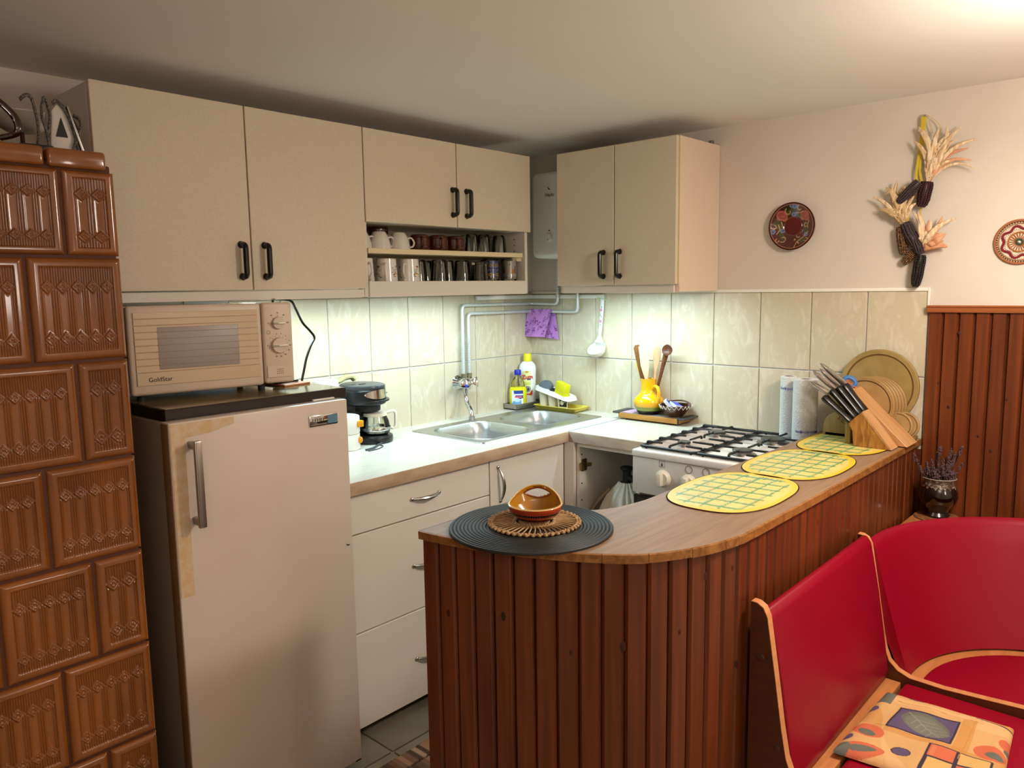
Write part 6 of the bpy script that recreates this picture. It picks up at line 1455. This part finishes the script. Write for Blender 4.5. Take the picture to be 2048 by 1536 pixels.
# corn string
cs = thing('corn_string', 'string of dark dried corn cobs with husks and a yellow ribbon on the wall', 'dried corn', (-.04, -1.76, 1.95))
def cob(p0, p1, r_, m, nm='corn_cob'):
    p0, p1 = Vector(p0), Vector(p1); L_ = (p1-p0).length; ax = (p1-p0)/L_; f = Vector((-1, 0, 0)); s_ = ax.cross(f).normalized(); f = s_.cross(ax)
    bm = B(); nrow_ = int(L_/.0052)
    tube(bm, [p0, p0.lerp(p1, .1), p0.lerp(p1, .7), p0.lerp(p1, .93), p1], [r_*.7, r_*.88, r_*.85, r_*.62, r_*.3], 12)
    for i in range(nrow_):
        t_ = (i+.5)/nrow_; rr_ = r_*np.interp(t_, [0, .06, .2, .7, .92, 1], [.75, .92, 1, .96, .72, .35])*.93
        for k in range(12):
            a_ = 2*math.pi*(k+.08*math.sin(i*.7))/12; q = p0+ax*L_*t_+(s_*math.cos(a_)+f*math.sin(a_))*rr_
            if (q.x > p0.lerp(p1, t_).x+r_*.5): continue
            t = bmesh.new(); bmesh.ops.create_icosphere(t, subdivisions=1, radius=.0036)
            for v in t.verts: v.co += q
            merge(bm, t)
    return part(nm, bm, m, cs, 60)
def husk(pts, wd, m, parent):
    pts = smoothpts(pts, 5); n = len(pts); bm = B(); t = bmesh.new(); rows = []
    for i, p in enumerate(pts):
        a = pts[max(i-1, 0)]; b = pts[min(i+1, n-1)]; ax = (b-a).normalized(); s_ = ax.cross(Vector((-1, random.uniform(-.5, .5), 0))).normalized(); f = s_.cross(ax)
        k = i/(n-1); w_ = wd*(math.sin(math.pi*min(.15+k*.85, 1))**.7+.02)
        rows.append([t.verts.new(p-s_*w_), t.verts.new(p-s_*w_*.4+f*w_*.25), t.verts.new(p+f*w_*.05), t.verts.new(p+s_*w_*.45+f*w_*.3), t.verts.new(p+s_*w_)])
    for A1, B1 in zip(rows[:-1], rows[1:]):
        for k in range(4): t.faces.new((A1[k], A1[k+1], B1[k+1], B1[k]))
    merge(bm, t); o_ = part('husk', bm, m, parent, 60); md2 = o_.modifiers.new('t', 'SOLIDIFY'); md2.thickness = .0006; return o_
M_c1 = mat('purple_corn', '#35101c', rough=.3); M_c2 = mat('grey_corn', '#3b2f34', rough=.35); M_c3 = mat('brown_corn', '#4a2c1a', rough=.35, col2='#a07a4c', scale=(260, 260, 260), lo=.35, hi=.5); M_c4 = mat('black_corn', '#1c100f', rough=.3)
M_h1 = mat('pale_husk', '#e6cfae', rough=.7, col2='#cfa87c', scale=(120, 120, 10), lo=.4, hi=.6); M_h2 = mat('tan_husk', '#cfb184', rough=.7, col2='#b8946a', scale=(30, 30, 6)); M_h3 = mat('orange_husk', '#d9a680', rough=.7, col2='#c98c66', scale=(30, 30, 6))
M_rib = mat('yellow_ribbon', '#dfc02f', rough=.35, trans=.15)
def wp_(y, z, x=-.035): return (x, y, z)
k1 = cob(wp_(-1.779, 1.772), wp_(-1.765, 1.690), 0.0211, M_c1)
k2 = cob(wp_(-1.757, 1.772, -.045), wp_(-1.696, 1.708, -.05), 0.0166, M_c2)
k3 = cob(wp_(-1.717, 1.640), wp_(-1.757, 1.560, -.04), 0.0198, M_c2)
k4 = cob(wp_(-1.703, 1.630, -.028), wp_(-1.716, 1.535, -.03), 0.0173, M_c3)
k5 = cob(wp_(-1.770, 1.532, -.03), wp_(-1.757, 1.424, -.03), 0.0179, M_c4)
k6 = cob(wp_(-1.750, 1.545, -.022), wp_(-1.712, 1.505, -.022), 0.0134, M_c3)
k7 = cob(wp_(-1.757, 1.575, -.038), wp_(-1.772, 1.535, -.036), 0.0160, M_c2)
rh = random.Random(11)
def bunch(y0, z0, a0, a1, l0, l1, n, mats, parent, curl=.25, wd=.0085):
    for i in range(n):
        a_ = R(a0+(a1-a0)*(i+.5)/n+rh.uniform(-5, 5)); L_ = rh.uniform(l0, l1); c_ = rh.uniform(-curl, curl); pts = []
        for k in range(5):
            t = k/4; aa = a_+c_*t*t*1.6; xo = -.026-.030*math.sin(t*2.2+.3)*rh.uniform(.4, 1)
            pts.append((xo, y0-L_*t*math.sin(aa), z0+L_*t*math.cos(aa)))
        husk(pts, wd*rh.uniform(.7, 1.35), rh.choice(mats), parent)
bunch(-1.780, 1.768, 2, 30, .13, .195, 15, [M_h1, M_h1, M_h1, M_h3], k1)
bunch(-1.783, 1.770, 18, 40, .10, .15, 5, [M_h1, M_h3], k1, .9, .006)
bunch(-1.709, 1.636, -32, -6, .09, .165, 12, [M_h1, M_h2, M_h1], k3)
bunch(-1.712, 1.640, -14, 16, .07, .13, 7, [M_h2, M_h1], k3)
bunch(-1.690, 1.735, -70, 95, .03, .05, 4, [M_h2], k3, .5, .003)
bunch(-1.771, 1.545, 2, 34, .08, .15, 9, [M_h1, M_h1, M_h3], k5)
bunch(-1.772, 1.548, 45, 72, .07, .10, 6, [M_h3], k5, .5, .011)
for pts, wd in (([(-1.752, 1.985), (-1.750, 1.90), (-1.742, 1.81), (-1.745, 1.775)], .0045), ([(-1.760, 1.985), (-1.757, 1.90), (-1.752, 1.82), (-1.760, 1.775)], .0045), ([(-1.765, 1.99), (-1.795, 1.965), (-1.808, 1.94), (-1.80, 1.915)], .003), ([(-1.75, 1.985), (-1.765, 1.99), (-1.775, 1.96), (-1.785, 1.93)], .003), ([(-1.735, 1.77), (-1.728, 1.70), (-1.722, 1.645)], .003), ([(-1.76, 1.70), (-1.762, 1.64), (-1.764, 1.57)], .002)):
    bm = B(); tube(bm, smoothpts([wp_(y_, z_, -.026) for y_, z_ in pts], 5), wd, 6, flat=.25); part('ribbon', bm, M_rib, cs)
bm = B(); cyl(bm, (0, -1.758, 1.988), (-.03, -1.758, 1.990), .002, 8); part('nail', bm, M_alu, cs)
# ------------------------------------------------------------------ rag rug
rg = thing('rag_rug', 'brown striped woven rag rug on the tiles between fridge and bar', 'rug', (-1.3, -1.2, 0), R(0))
nx, ny = 150, 110
U, V = np.meshgrid(np.linspace(0, 1, nx), np.linspace(0, 1, ny)); X_ = -2.05+U*.86; Y_ = -.745-V*.62
cell = np.sin(U*2*np.pi*46); row = V*9
Zr = .0065+.0035*np.abs(cell)+.0015*np.sin(V*200)*0-.004*(np.abs((row % 1)-.5) > .44)
cs_ = np.array([hexc(h) for h in ('#a9805c', '#b78a6a', '#7d5b43', '#c7a888', '#8f6a52', '#b97f5a', '#5e4636')])
ri_ = (np.floor(U*46).astype(int)*3+np.floor(row).astype(int)*5+(np.floor(U*46).astype(int)**2) % 3) % 7
Cr = cs_[ri_]; Cr = np.where((np.abs((row % 1)-.5) > .43)[..., None], hexc('#2a211c'), Cr)
grid('weave', X_[::-1], Y_[::-1], Zr[::-1], amat('rag_weave', rough=.95, bump=.5, bscale=300), rg, Cr[::-1])
part('underside', bx((-2.05, -1.365, .0005), (-1.19, -.745, .003)), mat('rug_back', '#4a3a2e', rough=.95), rg)
